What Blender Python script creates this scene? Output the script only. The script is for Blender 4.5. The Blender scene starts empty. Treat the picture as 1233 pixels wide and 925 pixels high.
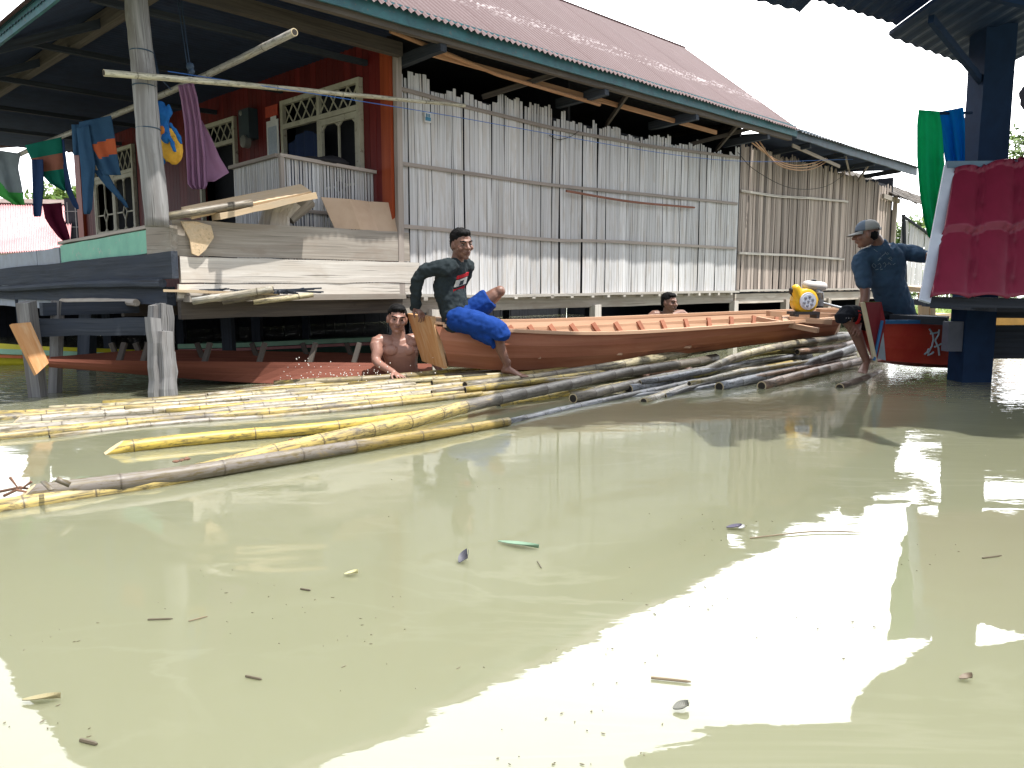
import bpy, bmesh, math, random
import numpy as np
from mathutils import Vector, Matrix, Quaternion, noise as mnoise
R = random.Random(7)
COL = bpy.context.scene.collection
rad = math.radians

# ------------------------------------------------------------------ camera model used to place things at real depths
PIT = rad(7.1); FP = 962.0; CH = 0.85
def ray(px, py):
    xc = (px-616.5)/FP; yc = -(py-462.5)/FP
    return Vector((xc, math.cos(PIT)+yc*math.sin(PIT), -math.sin(PIT)+yc*math.cos(PIT)))
def at(px, py, Y):
    d = ray(px, py); t = Y/d.y
    return Vector((d.x*t, Y, CH+d.z*t))
def on(px, py, z=0.0):
    d = ray(px, py); t = (z-CH)/d.z
    return Vector((d.x*t, d.y*t, z))
UX = Vector((.702, .712, 0)).normalized(); VX = Vector((-UX.y, UX.x, 0)); HC = Vector((-1.12, 7.8, 0))
HROT = math.atan2(UX.y, UX.x)
def L(u, v, z): return HC+UX*u+VX*v+Vector((0, 0, z))
def fw(px, py, v=0):
    d = ray(px, py); t = (v+HC.dot(VX))/d.dot(VX); p = d*t
    return ((p-HC).dot(UX), CH+p.z)
def sw(px, py, u=0):
    d = ray(px, py); t = (u+HC.dot(UX))/d.dot(UX); p = d*t
    return ((p-HC).dot(VX), CH+p.z)

# ------------------------------------------------------------------ mesh builder
def catmull(pts, n):
    P = [Vector(p) for p in pts]
    if len(P) == 2: return [P[0].lerp(P[1], i/n) for i in range(n+1)]
    Q = [P[0]*2-P[1]]+P+[P[-1]*2-P[-2]]; out = []
    segs = len(P)-1
    for i in range(n+1):
        t = i/n*segs; k = min(int(t), segs-1); t -= k
        a, b, c, d = Q[k:k+4]
        out.append(.5*((2*b)+(c-a)*t+(2*a-5*b+4*c-d)*t*t+(3*b-a-3*c+d)*t**3))
    return out
class MB:
    def __init__(s): s.v=[]; s.f=[]; s.g=[]; s.t=[]; s.r=[]; s.m=[]
    def add(s, verts, faces, gc=None, tone=.5, ring=None, mi=0):
        o = len(s.v); n = len(verts)
        s.v += [tuple(v) for v in verts]
        s.f += [tuple(i+o for i in f) for f in faces]
        s.g += [tuple(g) for g in (gc or verts)]
        s.t += tone if isinstance(tone, list) else [tone]*n
        s.r += ring if ring else [0.0]*n
        s.m += mi if isinstance(mi, list) else [mi]*len(faces)
    def board(s, p, q, w, t, up=(0, 0, 1), tone=None, seg=1, jit=0, mi=0, taper=1.0, bow=0):
        p = Vector(p); q = Vector(q); a = (q-p); ln = a.length; a.normalize()
        up = Vector(up); up = (up-a*up.dot(a)).normalized(); nn = a.cross(up)
        tone = R.random() if tone is None else tone
        ox, oy, oz = R.uniform(0, 50), R.uniform(0, 50), R.uniform(0, 50)
        vs, gs, fs = [], [], []
        for i in range(seg+1):
            k = i/seg; c = p+a*ln*k+up*bow*math.sin(math.pi*k); ww = w*(1+(taper-1)*k)
            j1 = R.uniform(-jit, jit); j2 = R.uniform(-jit, jit); j3 = R.uniform(-jit, jit)*.4; e = R.uniform(-jit, jit)*(1 if i in (0, seg) else 0)
            for su, sn, jj in ((-1, -1, j1), (1, -1, j2), (1, 1, j2), (-1, 1, j1)):
                vs.append(c+up*(su*ww/2+jj)+nn*(sn*t/2+j3)+a*e*su)
                gs.append((ln*k+ox, su*w/2+oy, sn*t/2+oz))
        for i in range(seg):
            b = i*4
            for k in range(4):
                k2 = (k+1) % 4; fs.append((b+k, b+k2, b+4+k2, b+4+k))
        fs.append((3, 2, 1, 0)); b = seg*4; fs.append((b, b+1, b+2, b+3))
        s.add(vs, fs, gs, tone, None, mi)
    def box(s, c, size, rotz=0, tone=None, mi=0):
        c = Vector(c); M = Matrix.Rotation(rotz, 3, 'Z')
        ax = M @ Vector((size[0]/2, 0, 0))
        s.board(c-ax, c+ax, size[2], size[1], (0, 0, 1), tone, 1, 0, mi)
    def tube(s, pts, rads, seg=10, tone=None, caps=True, rings=None, mi=0, capmi=None, cut0=0, lump=0):
        pts = [Vector(p) for p in pts]; n = len(pts)
        if not isinstance(rads, (list, tuple)): rads = [rads]*n
        tone = R.random() if tone is None else tone
        ox, oy, oz = R.uniform(0, 50), R.uniform(0, 50), R.uniform(0, 50)
        d0 = (pts[1]-pts[0]).normalized()
        up = Vector((0, 0, 1)) if abs(d0.z) < .9 else Vector((0, 1, 0))
        x = d0.cross(up).normalized(); ln = 0; vs, gs, fs, rg = [], [], [], []
        for i in range(n):
            d = (pts[min(i+1, n-1)]-pts[max(i-1, 0)]).normalized()
            x = (x-d*x.dot(d)).normalized(); y = d.cross(x)
            if i: ln += (pts[i]-pts[i-1]).length
            for k in range(seg):
                a = 2*math.pi*k/seg; rr = rads[i]
                if lump: rr *= 1+lump*mnoise.noise(Vector((ln*9+ox, math.cos(a)*1.5, math.sin(a)*1.5)))
                off = (x*math.cos(a)+y*math.sin(a))*rr
                v = pts[i]+off
                if i == 0 and cut0: v += d*(-cut0*(math.sin(a)))
                vs.append(v); gs.append((ln+ox, math.cos(a)*rads[i]+oy, math.sin(a)*rads[i]+oz)); rg.append(rings[i] if rings else 0)
        for i in range(n-1):
            for k in range(seg):
                k2 = (k+1) % seg; fs.append((i*seg+k, i*seg+k2, (i+1)*seg+k2, (i+1)*seg+k))
        mis = [mi]*len(fs)
        if caps:
            fs.append(tuple(reversed(range(seg)))); fs.append(tuple((n-1)*seg+k for k in range(seg)))
            cm = mi if capmi is None else capmi; mis += [cm, cm]
        s.add(vs, fs, gs, tone, rg, mis)
    def loft(s, pts, rr, side, seg=14, tone=.5, mi=0, round_ends=True, n=None):
        """closed elliptical tube; rr = [(r along side, r across)], ends rounded"""
        pts = [Vector(p) for p in pts]; rr = [tuple(r) if isinstance(r, (tuple, list)) else (r, r) for r in rr]
        if n:
            P = catmull(pts, n); q = catmull([Vector((a, b, 0)) for a, b in rr], n); rr = [(max(a.x, .002), max(a.y, .002)) for a in q]; pts = P
        if round_ends:
            d = (pts[0]-pts[1]).normalized(); e = (pts[-1]-pts[-2]).normalized()
            r0 = min(rr[0]); r1 = min(rr[-1]); k = ((.45, .89), (.8, .6), (.97, .25))
            pre = [(pts[0]+d*r0*a, (rr[0][0]*b, rr[0][1]*b)) for a, b in reversed(k)]
            post = [(pts[-1]+e*r1*a, (rr[-1][0]*b, rr[-1][1]*b)) for a, b in k]
            pts = [p for p, _ in pre]+pts+[p for p, _ in post]; rr = [r for _, r in pre]+rr+[r for _, r in post]
        m = len(pts); vs, fs = [], []
        for i in range(m):
            d = (pts[min(i+1, m-1)]-pts[max(i-1, 0)]).normalized()
            x = Vector(side); x = (x-d*x.dot(d)).normalized(); y = d.cross(x)
            for k in range(seg):
                a = 2*math.pi*k/seg; vs.append(pts[i]+x*math.cos(a)*rr[i][0]+y*math.sin(a)*rr[i][1])
        for i in range(m-1):
            for k in range(seg):
                k2 = (k+1) % seg; fs.append((i*seg+k, i*seg+k2, (i+1)*seg+k2, (i+1)*seg+k))
        fs.append(tuple(reversed(range(seg)))); fs.append(tuple((m-1)*seg+k for k in range(seg)))
        s.add(vs, fs, None, tone, None, mi)
    def cap(s, a, b, ra, rb=None, seg=12): s.loft([a, (Vector(a)+Vector(b))/2, b], [ra, (ra+(rb or ra))/2, rb or ra], (0.31, .52, .79), seg)
    def ell(s, c, r, M=None, seg=14, tone=.5, mi=0):
        M = M or Matrix.Identity(3); vs, fs = [], []; h = seg//2+1
        for i in range(1, h):
            p = math.pi*i/h
            for k in range(seg):
                a = 2*math.pi*k/seg
                vs.append(Vector(c)+M @ Vector((r[0]*math.sin(p)*math.cos(a), r[1]*math.sin(p)*math.sin(a), r[2]*math.cos(p))))
        for i in range(h-2):
            for k in range(seg):
                k2 = (k+1) % seg; fs.append((i*seg+k, (i+1)*seg+k, (i+1)*seg+k2, i*seg+k2))
        vs.append(Vector(c)+M @ Vector((0, 0, r[2]))); vs.append(Vector(c)-M @ Vector((0, 0, r[2]))); T = len(vs)-2
        for k in range(seg):
            k2 = (k+1) % seg; fs.append((T, k, k2)); fs.append(((h-2)*seg+k2, (h-2)*seg+k, T+1))
        s.add(vs, fs, None, tone, None, mi)
    def lathe(s, c, axis, prof, seg=20, tone=.5, mi=0):
        """prof = [(distance along axis, radius)]"""
        ax = Vector(axis).normalized(); x = ax.orthogonal().normalized(); y = ax.cross(x); vs, fs = [], []
        for d, r in prof:
            for k in range(seg):
                a = 2*math.pi*k/seg; vs.append(Vector(c)+ax*d+(x*math.cos(a)+y*math.sin(a))*r)
        for i in range(len(prof)-1):
            for k in range(seg):
                k2 = (k+1) % seg; fs.append((i*seg+k, i*seg+k2, (i+1)*seg+k2, (i+1)*seg+k))
        fs.append(tuple(reversed(range(seg)))); fs.append(tuple((len(prof)-1)*seg+k for k in range(seg)))
        s.add(vs, fs, None, tone, None, mi)
    def xf(s, M):
        s.v = [tuple(M @ Vector(v)) for v in s.v]; return s
    def build(s, name, mats, parent=None, smooth=False, recalc=True):
        me = bpy.data.meshes.new(name); me.from_pydata(s.v, [], s.f)
        a = me.attributes.new('gc', 'FLOAT_VECTOR', 'POINT'); a.data.foreach_set('vector', np.array(s.g, dtype=np.float32).ravel())
        a = me.attributes.new('tone', 'FLOAT', 'POINT'); a.data.foreach_set('value', np.array(s.t, dtype=np.float32))
        a = me.attributes.new('ring', 'FLOAT', 'POINT'); a.data.foreach_set('value', np.array(s.r, dtype=np.float32))
        mats = mats if isinstance(mats, list) else [mats]
        for m in mats: me.materials.append(m)
        me.polygons.foreach_set('material_index', s.m)
        if recalc:
            bm = bmesh.new(); bm.from_mesh(me); bmesh.ops.recalc_face_normals(bm, faces=bm.faces); bm.to_mesh(me); bm.free()
        if smooth: me.polygons.foreach_set('use_smooth', [True]*len(me.polygons))
        me.update()
        o = bpy.data.objects.new(name, me); COL.objects.link(o)
        if parent: o.parent = parent
        return o
    def remesh(s, name, mat, parent=None, vox=.006, sm=4, disp=None):
        o = s.build(name, mat, None, recalc=True)
        m = o.modifiers.new('r', 'REMESH'); m.mode = 'VOXEL'; m.voxel_size = vox
        if sm: k = o.modifiers.new('s', 'SMOOTH'); k.iterations = sm; k.factor = .5
        if disp:
            tx = bpy.data.textures.new(name, 'CLOUDS'); tx.noise_scale = disp[0]; tx.noise_depth = 1
            d = o.modifiers.new('d', 'DISPLACE'); d.texture = tx; d.strength = disp[1]; d.mid_level = .5; d.texture_coords = 'GLOBAL'
        bpy.context.view_layer.update()
        me = bpy.data.meshes.new_from_object(o.evaluated_get(bpy.context.evaluated_depsgraph_get()))
        o.modifiers.clear(); o.data = me; me.name = name
        if not me.materials: me.materials.append(mat)
        me.polygons.foreach_set('material_index', [0]*len(me.polygons))
        me.polygons.foreach_set('use_smooth', [True]*len(me.polygons))
        if parent: o.parent = parent
        return o
def thing(name, label, cat, loc=(0, 0, 0), rotz=0, group=None):
    o = bpy.data.objects.new(name, None); COL.objects.link(o); o.empty_display_size = .1
    o.location = loc; o.rotation_euler = (0, 0, rotz); tag(o, label, cat, group); return o
def tag(o, label, cat, group=None):
    o['label'] = label; o['category'] = cat
    if group: o['group'] = group
    return o
def struct(o, kind='structure'): o['kind'] = kind; return o

# ------------------------------------------------------------------ materials
def newmat(name):
    m = bpy.data.materials.new(name); m.use_nodes = True; nt = m.node_tree
    return m, nt, nt.nodes['Principled BSDF']
def N(nt, t, **k):
    n = nt.nodes.new(t)
    for a, b in k.items():
        if a in n.inputs: n.inputs[a].default_value = b
        else: setattr(n, a, b)
    return n
def rampn(nt, fac, stops):
    r = nt.nodes.new('ShaderNodeValToRGB'); e = r.color_ramp.elements
    while len(e) < len(stops): e.new(.5)
    for i, (p, c) in enumerate(stops):
        e[i].position = p; e[i].color = (c, c, c, 1) if isinstance(c, (int, float)) else (*c, 1)
    nt.links.new(fac, r.inputs[0]); return r.outputs[0]
def mixc(nt, fac, a, b, mode='MIX'):
    m = nt.nodes.new('ShaderNodeMix'); m.data_type = 'RGBA'; m.blend_type = mode
    for s, v in ((m.inputs[0], fac), (m.inputs[6], a), (m.inputs[7], b)):
        if hasattr(v, 'links'): nt.links.new(v, s)
        elif isinstance(v, (int, float)): s.default_value = v
        else: s.default_value = (*v, 1)
    return m.outputs[2]
def attr(nt, name): n = nt.nodes.new('ShaderNodeAttribute'); n.attribute_name = name; return n
def mapped(nt, vec, scale):
    m = nt.nodes.new('ShaderNodeMapping'); nt.links.new(vec, m.inputs[0]); m.inputs['Scale'].default_value = scale; return m.outputs[0]
def noisen(nt, vec, scale=1, detail=4, rough=.55, dist=0):
    n = N(nt, 'ShaderNodeTexNoise'); n.inputs['Scale'].default_value = scale; n.inputs['Detail'].default_value = detail
    n.inputs['Roughness'].default_value = rough; n.inputs['Distortion'].default_value = dist
    nt.links.new(vec, n.inputs['Vector']); return n.outputs['Fac']
def bump(nt, bs, h, dist=.003, strength=.6):
    b = N(nt, 'ShaderNodeBump'); b.inputs['Distance'].default_value = dist; b.inputs['Strength'].default_value = strength
    nt.links.new(h, b.inputs['Height']); nt.links.new(b.outputs[0], bs.inputs['Normal'])
_mc = {}
def wood(name, c1, c2, dark=(.03, .025, .02), crack=.35, blot=None, gs=(1.2, 40, 40), rough=.8, tv=.35, spec=.25):
    if name in _mc: return _mc[name]
    m, nt, bs = newmat(name); g = attr(nt, 'gc').outputs['Vector']
    n1 = noisen(nt, mapped(nt, g, gs), 1, 6, .65)
    col = mixc(nt, rampn(nt, n1, [(.3, 0.), (.7, 1.)]), c1, c2)
    if blot:
        n2 = noisen(nt, mapped(nt, g, (1.3, 5, 5)), 1.5, 5, .6, .6)
        col = mixc(nt, rampn(nt, n2, [(.48, 0.), (.62, 1.)]), col, blot)
    n3 = noisen(nt, mapped(nt, g, (gs[0]*.8, gs[1]*2, gs[2]*2)), 1, 3, .5)
    ck = rampn(nt, n3, [(.0, 1.), (.34, 1.), (.38, 0.)])
    mm = nt.nodes.new('ShaderNodeMath'); mm.operation = 'MULTIPLY'; nt.links.new(ck, mm.inputs[0]); mm.inputs[1].default_value = crack
    col = mixc(nt, mm.outputs[0], col, dark)
    t = attr(nt, 'tone').outputs['Fac']
    mr = N(nt, 'ShaderNodeMapRange'); nt.links.new(t, mr.inputs[0]); mr.inputs[3].default_value = 1-tv; mr.inputs[4].default_value = 1+tv*.5
    hs = N(nt, 'ShaderNodeHueSaturation'); nt.links.new(col, hs.inputs['Color']); nt.links.new(mr.outputs[0], hs.inputs['Value'])
    nt.links.new(hs.outputs[0], bs.inputs['Base Color'])
    bs.inputs['Roughness'].default_value = rough; bs.inputs['Specular IOR Level'].default_value = spec
    bump(nt, bs, n1, .004, .5); _mc[name] = m; return m
def paint(name, c, c2=None, rough=.55, scale=6, spec=.4, bd=.0015, metal=0, chips=None):
    if name in _mc: return _mc[name]
    m, nt, bs = newmat(name); tc = nt.nodes.new('ShaderNodeTexCoord').outputs['Object']
    n1 = noisen(nt, tc, scale, 5, .6, .3)
    c2 = c2 or tuple(x*.75 for x in c)
    col = mixc(nt, rampn(nt, n1, [(.35, 0.), (.7, 1.)]), c, c2)
    if chips:
        n2 = noisen(nt, tc, scale*3, 6, .7); col = mixc(nt, rampn(nt, n2, [(.6, 0.), (.64, 1.)]), col, chips)
    nt.links.new(col, bs.inputs['Base Color']); bs.inputs['Roughness'].default_value = rough
    bs.inputs['Specular IOR Level'].default_value = spec; bs.inputs['Metallic'].default_value = metal
    bump(nt, bs, n1, bd, .5); _mc[name] = m; return m
def cloth(name, c, c2=None, rough=.9, sheen=.0, trans=0):
    if name in _mc: return _mc[name]
    m, nt, bs = newmat(name); tc = nt.nodes.new('ShaderNodeTexCoord').outputs['Object']
    n1 = noisen(nt, tc, 11, 4, .55, .5); n2 = noisen(nt, tc, 400, 2, .5)
    col = mixc(nt, n1, c, c2 or tuple(x*.7 for x in c)); nt.links.new(col, bs.inputs['Base Color'])
    bs.inputs['Roughness'].default_value = rough; bs.inputs['Specular IOR Level'].default_value = .15
    bs.inputs['Sheen Weight'].default_value = sheen
    if trans:
        tr = nt.nodes.new('ShaderNodeBsdfTranslucent'); mx = nt.nodes.new('ShaderNodeMixShader'); mx.inputs[0].default_value = trans
        nt.links.new(bs.inputs['Base Color'].links[0].from_socket, tr.inputs[0]); nt.links.new(bs.outputs[0], mx.inputs[1]); nt.links.new(tr.outputs[0], mx.inputs[2]); nt.links.new(mx.outputs[0], nt.nodes['Material Output'].inputs[0])
    bump(nt, bs, n1, .012, .6); _mc[name] = m; return m
def skin(name, c):
    if name in _mc: return _mc[name]
    m, nt, bs = newmat(name); tc = nt.nodes.new('ShaderNodeTexCoord').outputs['Object']
    n1 = noisen(nt, tc, 14, 4, .6); col = mixc(nt, n1, tuple(x*.82 for x in c), tuple(min(1, x*1.2) for x in c))
    nt.links.new(col, bs.inputs['Base Color']); bs.inputs['Roughness'].default_value = .42; bs.inputs['Specular IOR Level'].default_value = .45
    bs.inputs['Subsurface Weight'].default_value = .0
    n2 = noisen(nt, tc, 130, 3, .5); bump(nt, bs, n2, .001, .5); _mc[name] = m; return m
def bamboo(name, c1, c2, stain, amt=.5, ringc=(.06, .045, .03), rough=.45):
    """round pole: colour c1..c2, weather stains, dark rings at the nodes"""
    if name in _mc: return _mc[name]
    m, nt, bs = newmat(name); g = attr(nt, 'gc').outputs['Vector']
    n1 = noisen(nt, mapped(nt, g, (2, 30, 30)), 1, 5, .6)
    n2 = noisen(nt, mapped(nt, g, (2.2, 9, 9)), 1.2, 6, .7, .5)
    n4 = noisen(nt, mapped(nt, g, (.5, 1, 1)), 1, 2, .5)
    col = mixc(nt, n1, c1, c2)
    ad = nt.nodes.new('ShaderNodeMath'); ad.operation = 'ADD'; nt.links.new(n2, ad.inputs[0]); bi = nt.nodes.new('ShaderNodeMath'); bi.operation = 'ADD'; nt.links.new(n4, bi.inputs[0]); nt.links.new(attr(nt, 'bias').outputs['Fac'], bi.inputs[1]); nt.links.new(bi.outputs[0], ad.inputs[1])
    th = 1.0+(.5-amt)*.4
    col = mixc(nt, rampn(nt, N2(nt, ad.outputs[0], .5), [(max(0, (th-.07)/2), 0.), (min(1, (th+.07)/2), 1.)]), col, stain)
    n5 = noisen(nt, mapped(nt, g, (3, 60, 60)), 1.5, 6, .75); col = mixc(nt, rampn(nt, n5, [(.46, 0.), (.62, .8)]), col, tuple(x*.35 for x in stain))
    n6 = noisen(nt, mapped(nt, g, (9, 26, 26)), 2, 5, .7); col = mixc(nt, rampn(nt, n6, [(.52, 0.), (.62, .7)]), col, tuple(x*.30 for x in stain))
    t = attr(nt, 'tone').outputs['Fac']
    mr = N(nt, 'ShaderNodeMapRange'); nt.links.new(t, mr.inputs[0]); mr.inputs[3].default_value = .75; mr.inputs[4].default_value = 1.15
    hs = N(nt, 'ShaderNodeHueSaturation'); nt.links.new(col, hs.inputs['Color']); nt.links.new(mr.outputs[0], hs.inputs['Value'])
    rg = attr(nt, 'ring').outputs['Fac']
    col = mixc(nt, rg, hs.outputs[0], ringc)
    nt.links.new(col, bs.inputs['Base Color']); bs.inputs['Roughness'].default_value = rough; bs.inputs['Specular IOR Level'].default_value = .45
    bump(nt, bs, n2, .003, .4); _mc[name] = m; return m
def N2(nt, s, k):
    m = nt.nodes.new('ShaderNodeMath'); m.operation = 'MULTIPLY'; nt.links.new(s, m.inputs[0]); m.inputs[1].default_value = k; return m.outputs[0]
W_GREY = wood('weathered_shaded_grey_wood', (.30, .27, .23), (.52, .47, .41), blot=(.36, .31, .26))
W_PALE = wood('bleached_sunlit_wood', (.40, .37, .33), (.60, .57, .52), blot=(.46, .42, .37), crack=.7)
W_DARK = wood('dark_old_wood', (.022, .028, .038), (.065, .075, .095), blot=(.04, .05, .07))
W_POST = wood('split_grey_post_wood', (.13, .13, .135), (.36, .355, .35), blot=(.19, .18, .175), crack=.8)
W_BROWN = wood('brown_beam_wood', (.07, .058, .05), (.14, .12, .10), blot=(.09, .078, .07))
W_BOARD = wood('split_bamboo_board', (.47, .47, .48), (.66, .665, .67), dark=(.13, .12, .11), crack=.7, blot=(.52, .50, .48), gs=(.7, 34, 34), tv=.18)
W_SLAT = wood('thin_bamboo_slat', (.33, .265, .225), (.52, .46, .41), dark=(.10, .075, .06), crack=.65, gs=(1, 60, 60), tv=.72)
W_BATTEN = wood('batten_wood', (.30, .26, .235), (.42, .37, .33))
W_RED = wood('red_painted_boards', (.115, .010, .010), (.16, .018, .015), dark=(.03, .005, .004), crack=.25, gs=(.8, 18, 18), tv=.3, rough=.5)
W_ORANGE = wood('orange_board_and_red_sheen', (.28, .050, .018), (.38, .080, .028), dark=(.15, .03, .01), crack=.3, gs=(.8, 16, 16), tv=.1, rough=.4)
W_PLANK = wood('pale_sawn_plank', (.45, .33, .20), (.62, .48, .32), blot=(.50, .40, .28))
W_BOAT = wood('new_boat_timber', (.28, .095, .052), (.44, .20, .12), dark=(.12, .045, .025), crack=.45, blot=(.36, .14, .08), gs=(.7, 14, 14), tv=.15, rough=.6)
W_BOATL = wood('pale_boat_timber', (.42, .25, .155), (.56, .37, .25), dark=(.30, .17, .10), crack=.25, gs=(.7, 16, 16), tv=.2, rough=.65)
W_BOW = wood('orange_plywood', (.44, .19, .065), (.60, .36, .18), dark=(.18, .07, .03), crack=.45, blot=(.60, .42, .25), gs=(2, 18, 18), tv=.05)
W_BOAT2 = wood('red_brown_boat_plank', (.13, .04, .025), (.20, .07, .045), crack=.2, tv=.1)
CREAM = paint('cream_paint', (.52, .50, .40), (.40, .37, .28), chips=(.28, .24, .18))
TEAL = paint('teal_paint', (.035, .14, .16), (.03, .085, .11), scale=9, chips=(.10, .12, .12))
MINT = paint('mint_green_paint', (.20, .50, .36), (.15, .40, .30), scale=5, chips=(.35, .42, .36))
GREYP = paint('grey_blue_paint', (.30, .34, .40), (.24, .26, .29), scale=7)
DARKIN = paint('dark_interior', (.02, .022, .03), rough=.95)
UNDER = paint('haze_tinted_underside', (.022, .038, .085), (.015, .024, .055), rough=.9)  # blue tint puts the hazy fill of the eave shade into the colour
HAZE_BLUE = paint('haze_tinted_dark_timber', (.008, .027, .070), (.006, .019, .050), rough=.75, spec=.2)  # the blue is veiling glare over the canopy, put into the colour
WHITE = paint('white_paint', (.78, .78, .78), (.62, .63, .65))
BLACK = paint('black_rubber', (.02, .02, .022), rough=.6)
# ------------------------------------------------------------------ camera, light, sky
scene = bpy.context.scene
cam = bpy.data.cameras.new('camera'); camo = bpy.data.objects.new('camera', cam); COL.objects.link(camo); scene.camera = camo
camo.location = (0, 0, CH); camo.rotation_euler = (math.pi/2-PIT, 0, 0)
cam.sensor_width = 36; cam.lens = FP/1233*36; cam.clip_end = 3000; cam.clip_start = .05
SUN_EL = rad(69)
sh = (-VX+UX*.30).normalized()                      # horizontal direction towards the sun: behind the camera, to the right
sdir = Vector((sh.x*math.cos(SUN_EL), sh.y*math.cos(SUN_EL), math.sin(SUN_EL)))
sl = bpy.data.lights.new('sun', 'SUN'); sl.energy = 5.0; sl.angle = rad(.6); sl.color = (1, .96, .90)
so = bpy.data.objects.new('sun', sl); COL.objects.link(so); so.rotation_euler = sdir.to_track_quat('Z', 'Y').to_euler()
w = bpy.data.worlds.new('World'); scene.world = w; w.use_nodes = True; nt = w.node_tree
bg = nt.nodes['Background']; sky = nt.nodes.new('ShaderNodeTexSky'); sky.sky_type = 'NISHITA'; sky.sun_disc = False
sky.sun_elevation = SUN_EL; sky.sun_rotation = math.atan2(sdir.x, sdir.y); sky.dust_density = 3; sky.air_density = 1.3
tc = nt.nodes.new('ShaderNodeTexCoord').outputs['Generated']
nz = noisen(nt, mapped(nt, tc, (1, 1, 2.2)), 1.6, 5, .55, .3)
cl = rampn(nt, nz, [(.36, .78), (.60, 1.)])           # thin bright overcast veil, a little blue in the gaps
skc = mixc(nt, cl, sky.outputs[0], (7.6, 8.1, 9.0))
vm = nt.nodes.new('ShaderNodeVectorMath'); vm.operation = 'DOT_PRODUCT'; nt.links.new(tc, vm.inputs[0]); vm.inputs[1].default_value = Vector((.22, .84, .48)).normalized()
glow = rampn(nt, vm.outputs['Value'], [(.45, 0.), (.93, 1.)])    # bright patch added to the sky ahead for its reflection in the water
nt.links.new(mixc(nt, glow, skc, (42., 42.5, 43.)), bg.inputs[0]); bg.inputs[1].default_value = .10
vs_ = scene.view_settings; vs_.view_transform = 'Standard'; vs_.look = 'None'; vs_.exposure = .5; vs_.gamma = 1; vs_.use_curve_mapping = False
try: scene.cycles.max_bounces = 8; scene.cycles.diffuse_bounces = 4; scene.cycles.glossy_bounces = 4
except Exception: pass

def mulx(nt, a, b):
    q = nt.nodes.new('ShaderNodeMath'); q.operation = 'MULTIPLY'; nt.links.new(a, q.inputs[0]); nt.links.new(b, q.inputs[1]); return q.outputs[0]
# ------------------------------------------------------------------ flood water
m, nt, bs = newmat('murky_flood_water')
tco = nt.nodes.new('ShaderNodeTexCoord').outputs['Object']
n1 = noisen(nt, mapped(nt, tco, (1, 1, 1)), .55, 4, .5, .4)
wcol = (mixc(nt, n1, (.172, .176, .113), (.200, .203, .135)))
scm = noisen(nt, mapped(nt, tco, (.55, 1.5, 1)), 1.3, 5, .55, 1.2)
scr = rampn(nt, scm, [(.47, 0.), (.5, .28), (.53, 0.)])
scb = rampn(nt, noisen(nt, tco, .7, 3, .5), [(.45, 0.), (.62, 1.)])
nt.links.new(mixc(nt, mulx(nt, scr, scb), wcol, (.28, .28, .21)), bs.inputs['Base Color'])
bs.inputs['Roughness'].default_value = .012; bs.inputs['IOR'].default_value = 1.5; bs.inputs['Subsurface Weight'].default_value = .7; bs.inputs['Subsurface Radius'].default_value = (1, 1, .8); bs.inputs['Subsurface Scale'].default_value = .42; bs.inputs['Specular IOR Level'].default_value = .5
wA = noisen(nt, mapped(nt, tco, (1.0, 1.7, 1)), 1.1, 2, .4, .5)
wB = noisen(nt, mapped(nt, tco, (1.0, 2.2, 1)), 7, 3, .5, .6)
wC = noisen(nt, mapped(nt, tco, (1.0, 1.6, 1)), 24, 2, .5, .3)
sep = nt.nodes.new('ShaderNodeSeparateXYZ'); nt.links.new(tco, sep.inputs[0])
far = N(nt, 'ShaderNodeMapRange'); nt.links.new(sep.outputs[1], far.inputs[0]); far.inputs[1].default_value = 2.5; far.inputs[2].default_value = 7.5
far.inputs[3].default_value = .10; far.inputs[4].default_value = 1.0
def mul(a, b):
    q = nt.nodes.new('ShaderNodeMath'); q.operation = 'MULTIPLY'
    for i, x in enumerate((a, b)):
        if hasattr(x, 'links'): nt.links.new(x, q.inputs[i])
        else: q.inputs[i].default_value = x
    return q.outputs[0]
def addn(a, b):
    q = nt.nodes.new('ShaderNodeMath'); q.operation = 'ADD'; nt.links.new(a, q.inputs[0]); nt.links.new(b, q.inputs[1]); return q.outputs[0]
ab = nt.nodes.new('ShaderNodeMath'); ab.operation = 'ABSOLUTE'; ax_ = nt.nodes.new('ShaderNodeMath'); ax_.operation = 'SUBTRACT'; nt.links.new(sep.outputs[0], ax_.inputs[0]); ax_.inputs[1].default_value = .5; nt.links.new(ax_.outputs[0], ab.inputs[0])
sidem = N(nt, 'ShaderNodeMapRange'); nt.links.new(ab.outputs[0], sidem.inputs[0]); sidem.inputs[1].default_value = 2.2; sidem.inputs[2].default_value = 3.4
fm = N(nt, 'ShaderNodeMapRange'); nt.links.new(sep.outputs[1], fm.inputs[0]); fm.inputs[1].default_value = 4.6; fm.inputs[2].default_value = 6.2
wD = noisen(nt, mapped(nt, tco, (1.0, 2.0, 1)), 6, 3, .5, .8)
nearf = N(nt, 'ShaderNodeMapRange'); nt.links.new(sep.outputs[1], nearf.inputs[0]); nearf.inputs[1].default_value = 2.0; nearf.inputs[2].default_value = 5.5; nearf.inputs[3].default_value = 1.15; nearf.inputs[4].default_value = 1.0
hgt0 = mul(mul(wD, .006), mul(sidem.outputs[0], fm.outputs[0]))
hgt = addn(hgt0, addn(mul(mul(wA, .0045), nearf.outputs[0]), addn(mul(mul(wB, far.outputs[0]), .0015), mul(mul(wC, far.outputs[0]), .00025))))
bp = N(nt, 'ShaderNodeBump'); bp.inputs['Distance'].default_value = 1.0; bp.inputs['Strength'].default_value = 1.0
nt.links.new(hgt, bp.inputs['Height']); nt.links.new(bp.outputs[0], bs.inputs['Normal'])
WATER = m
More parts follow.
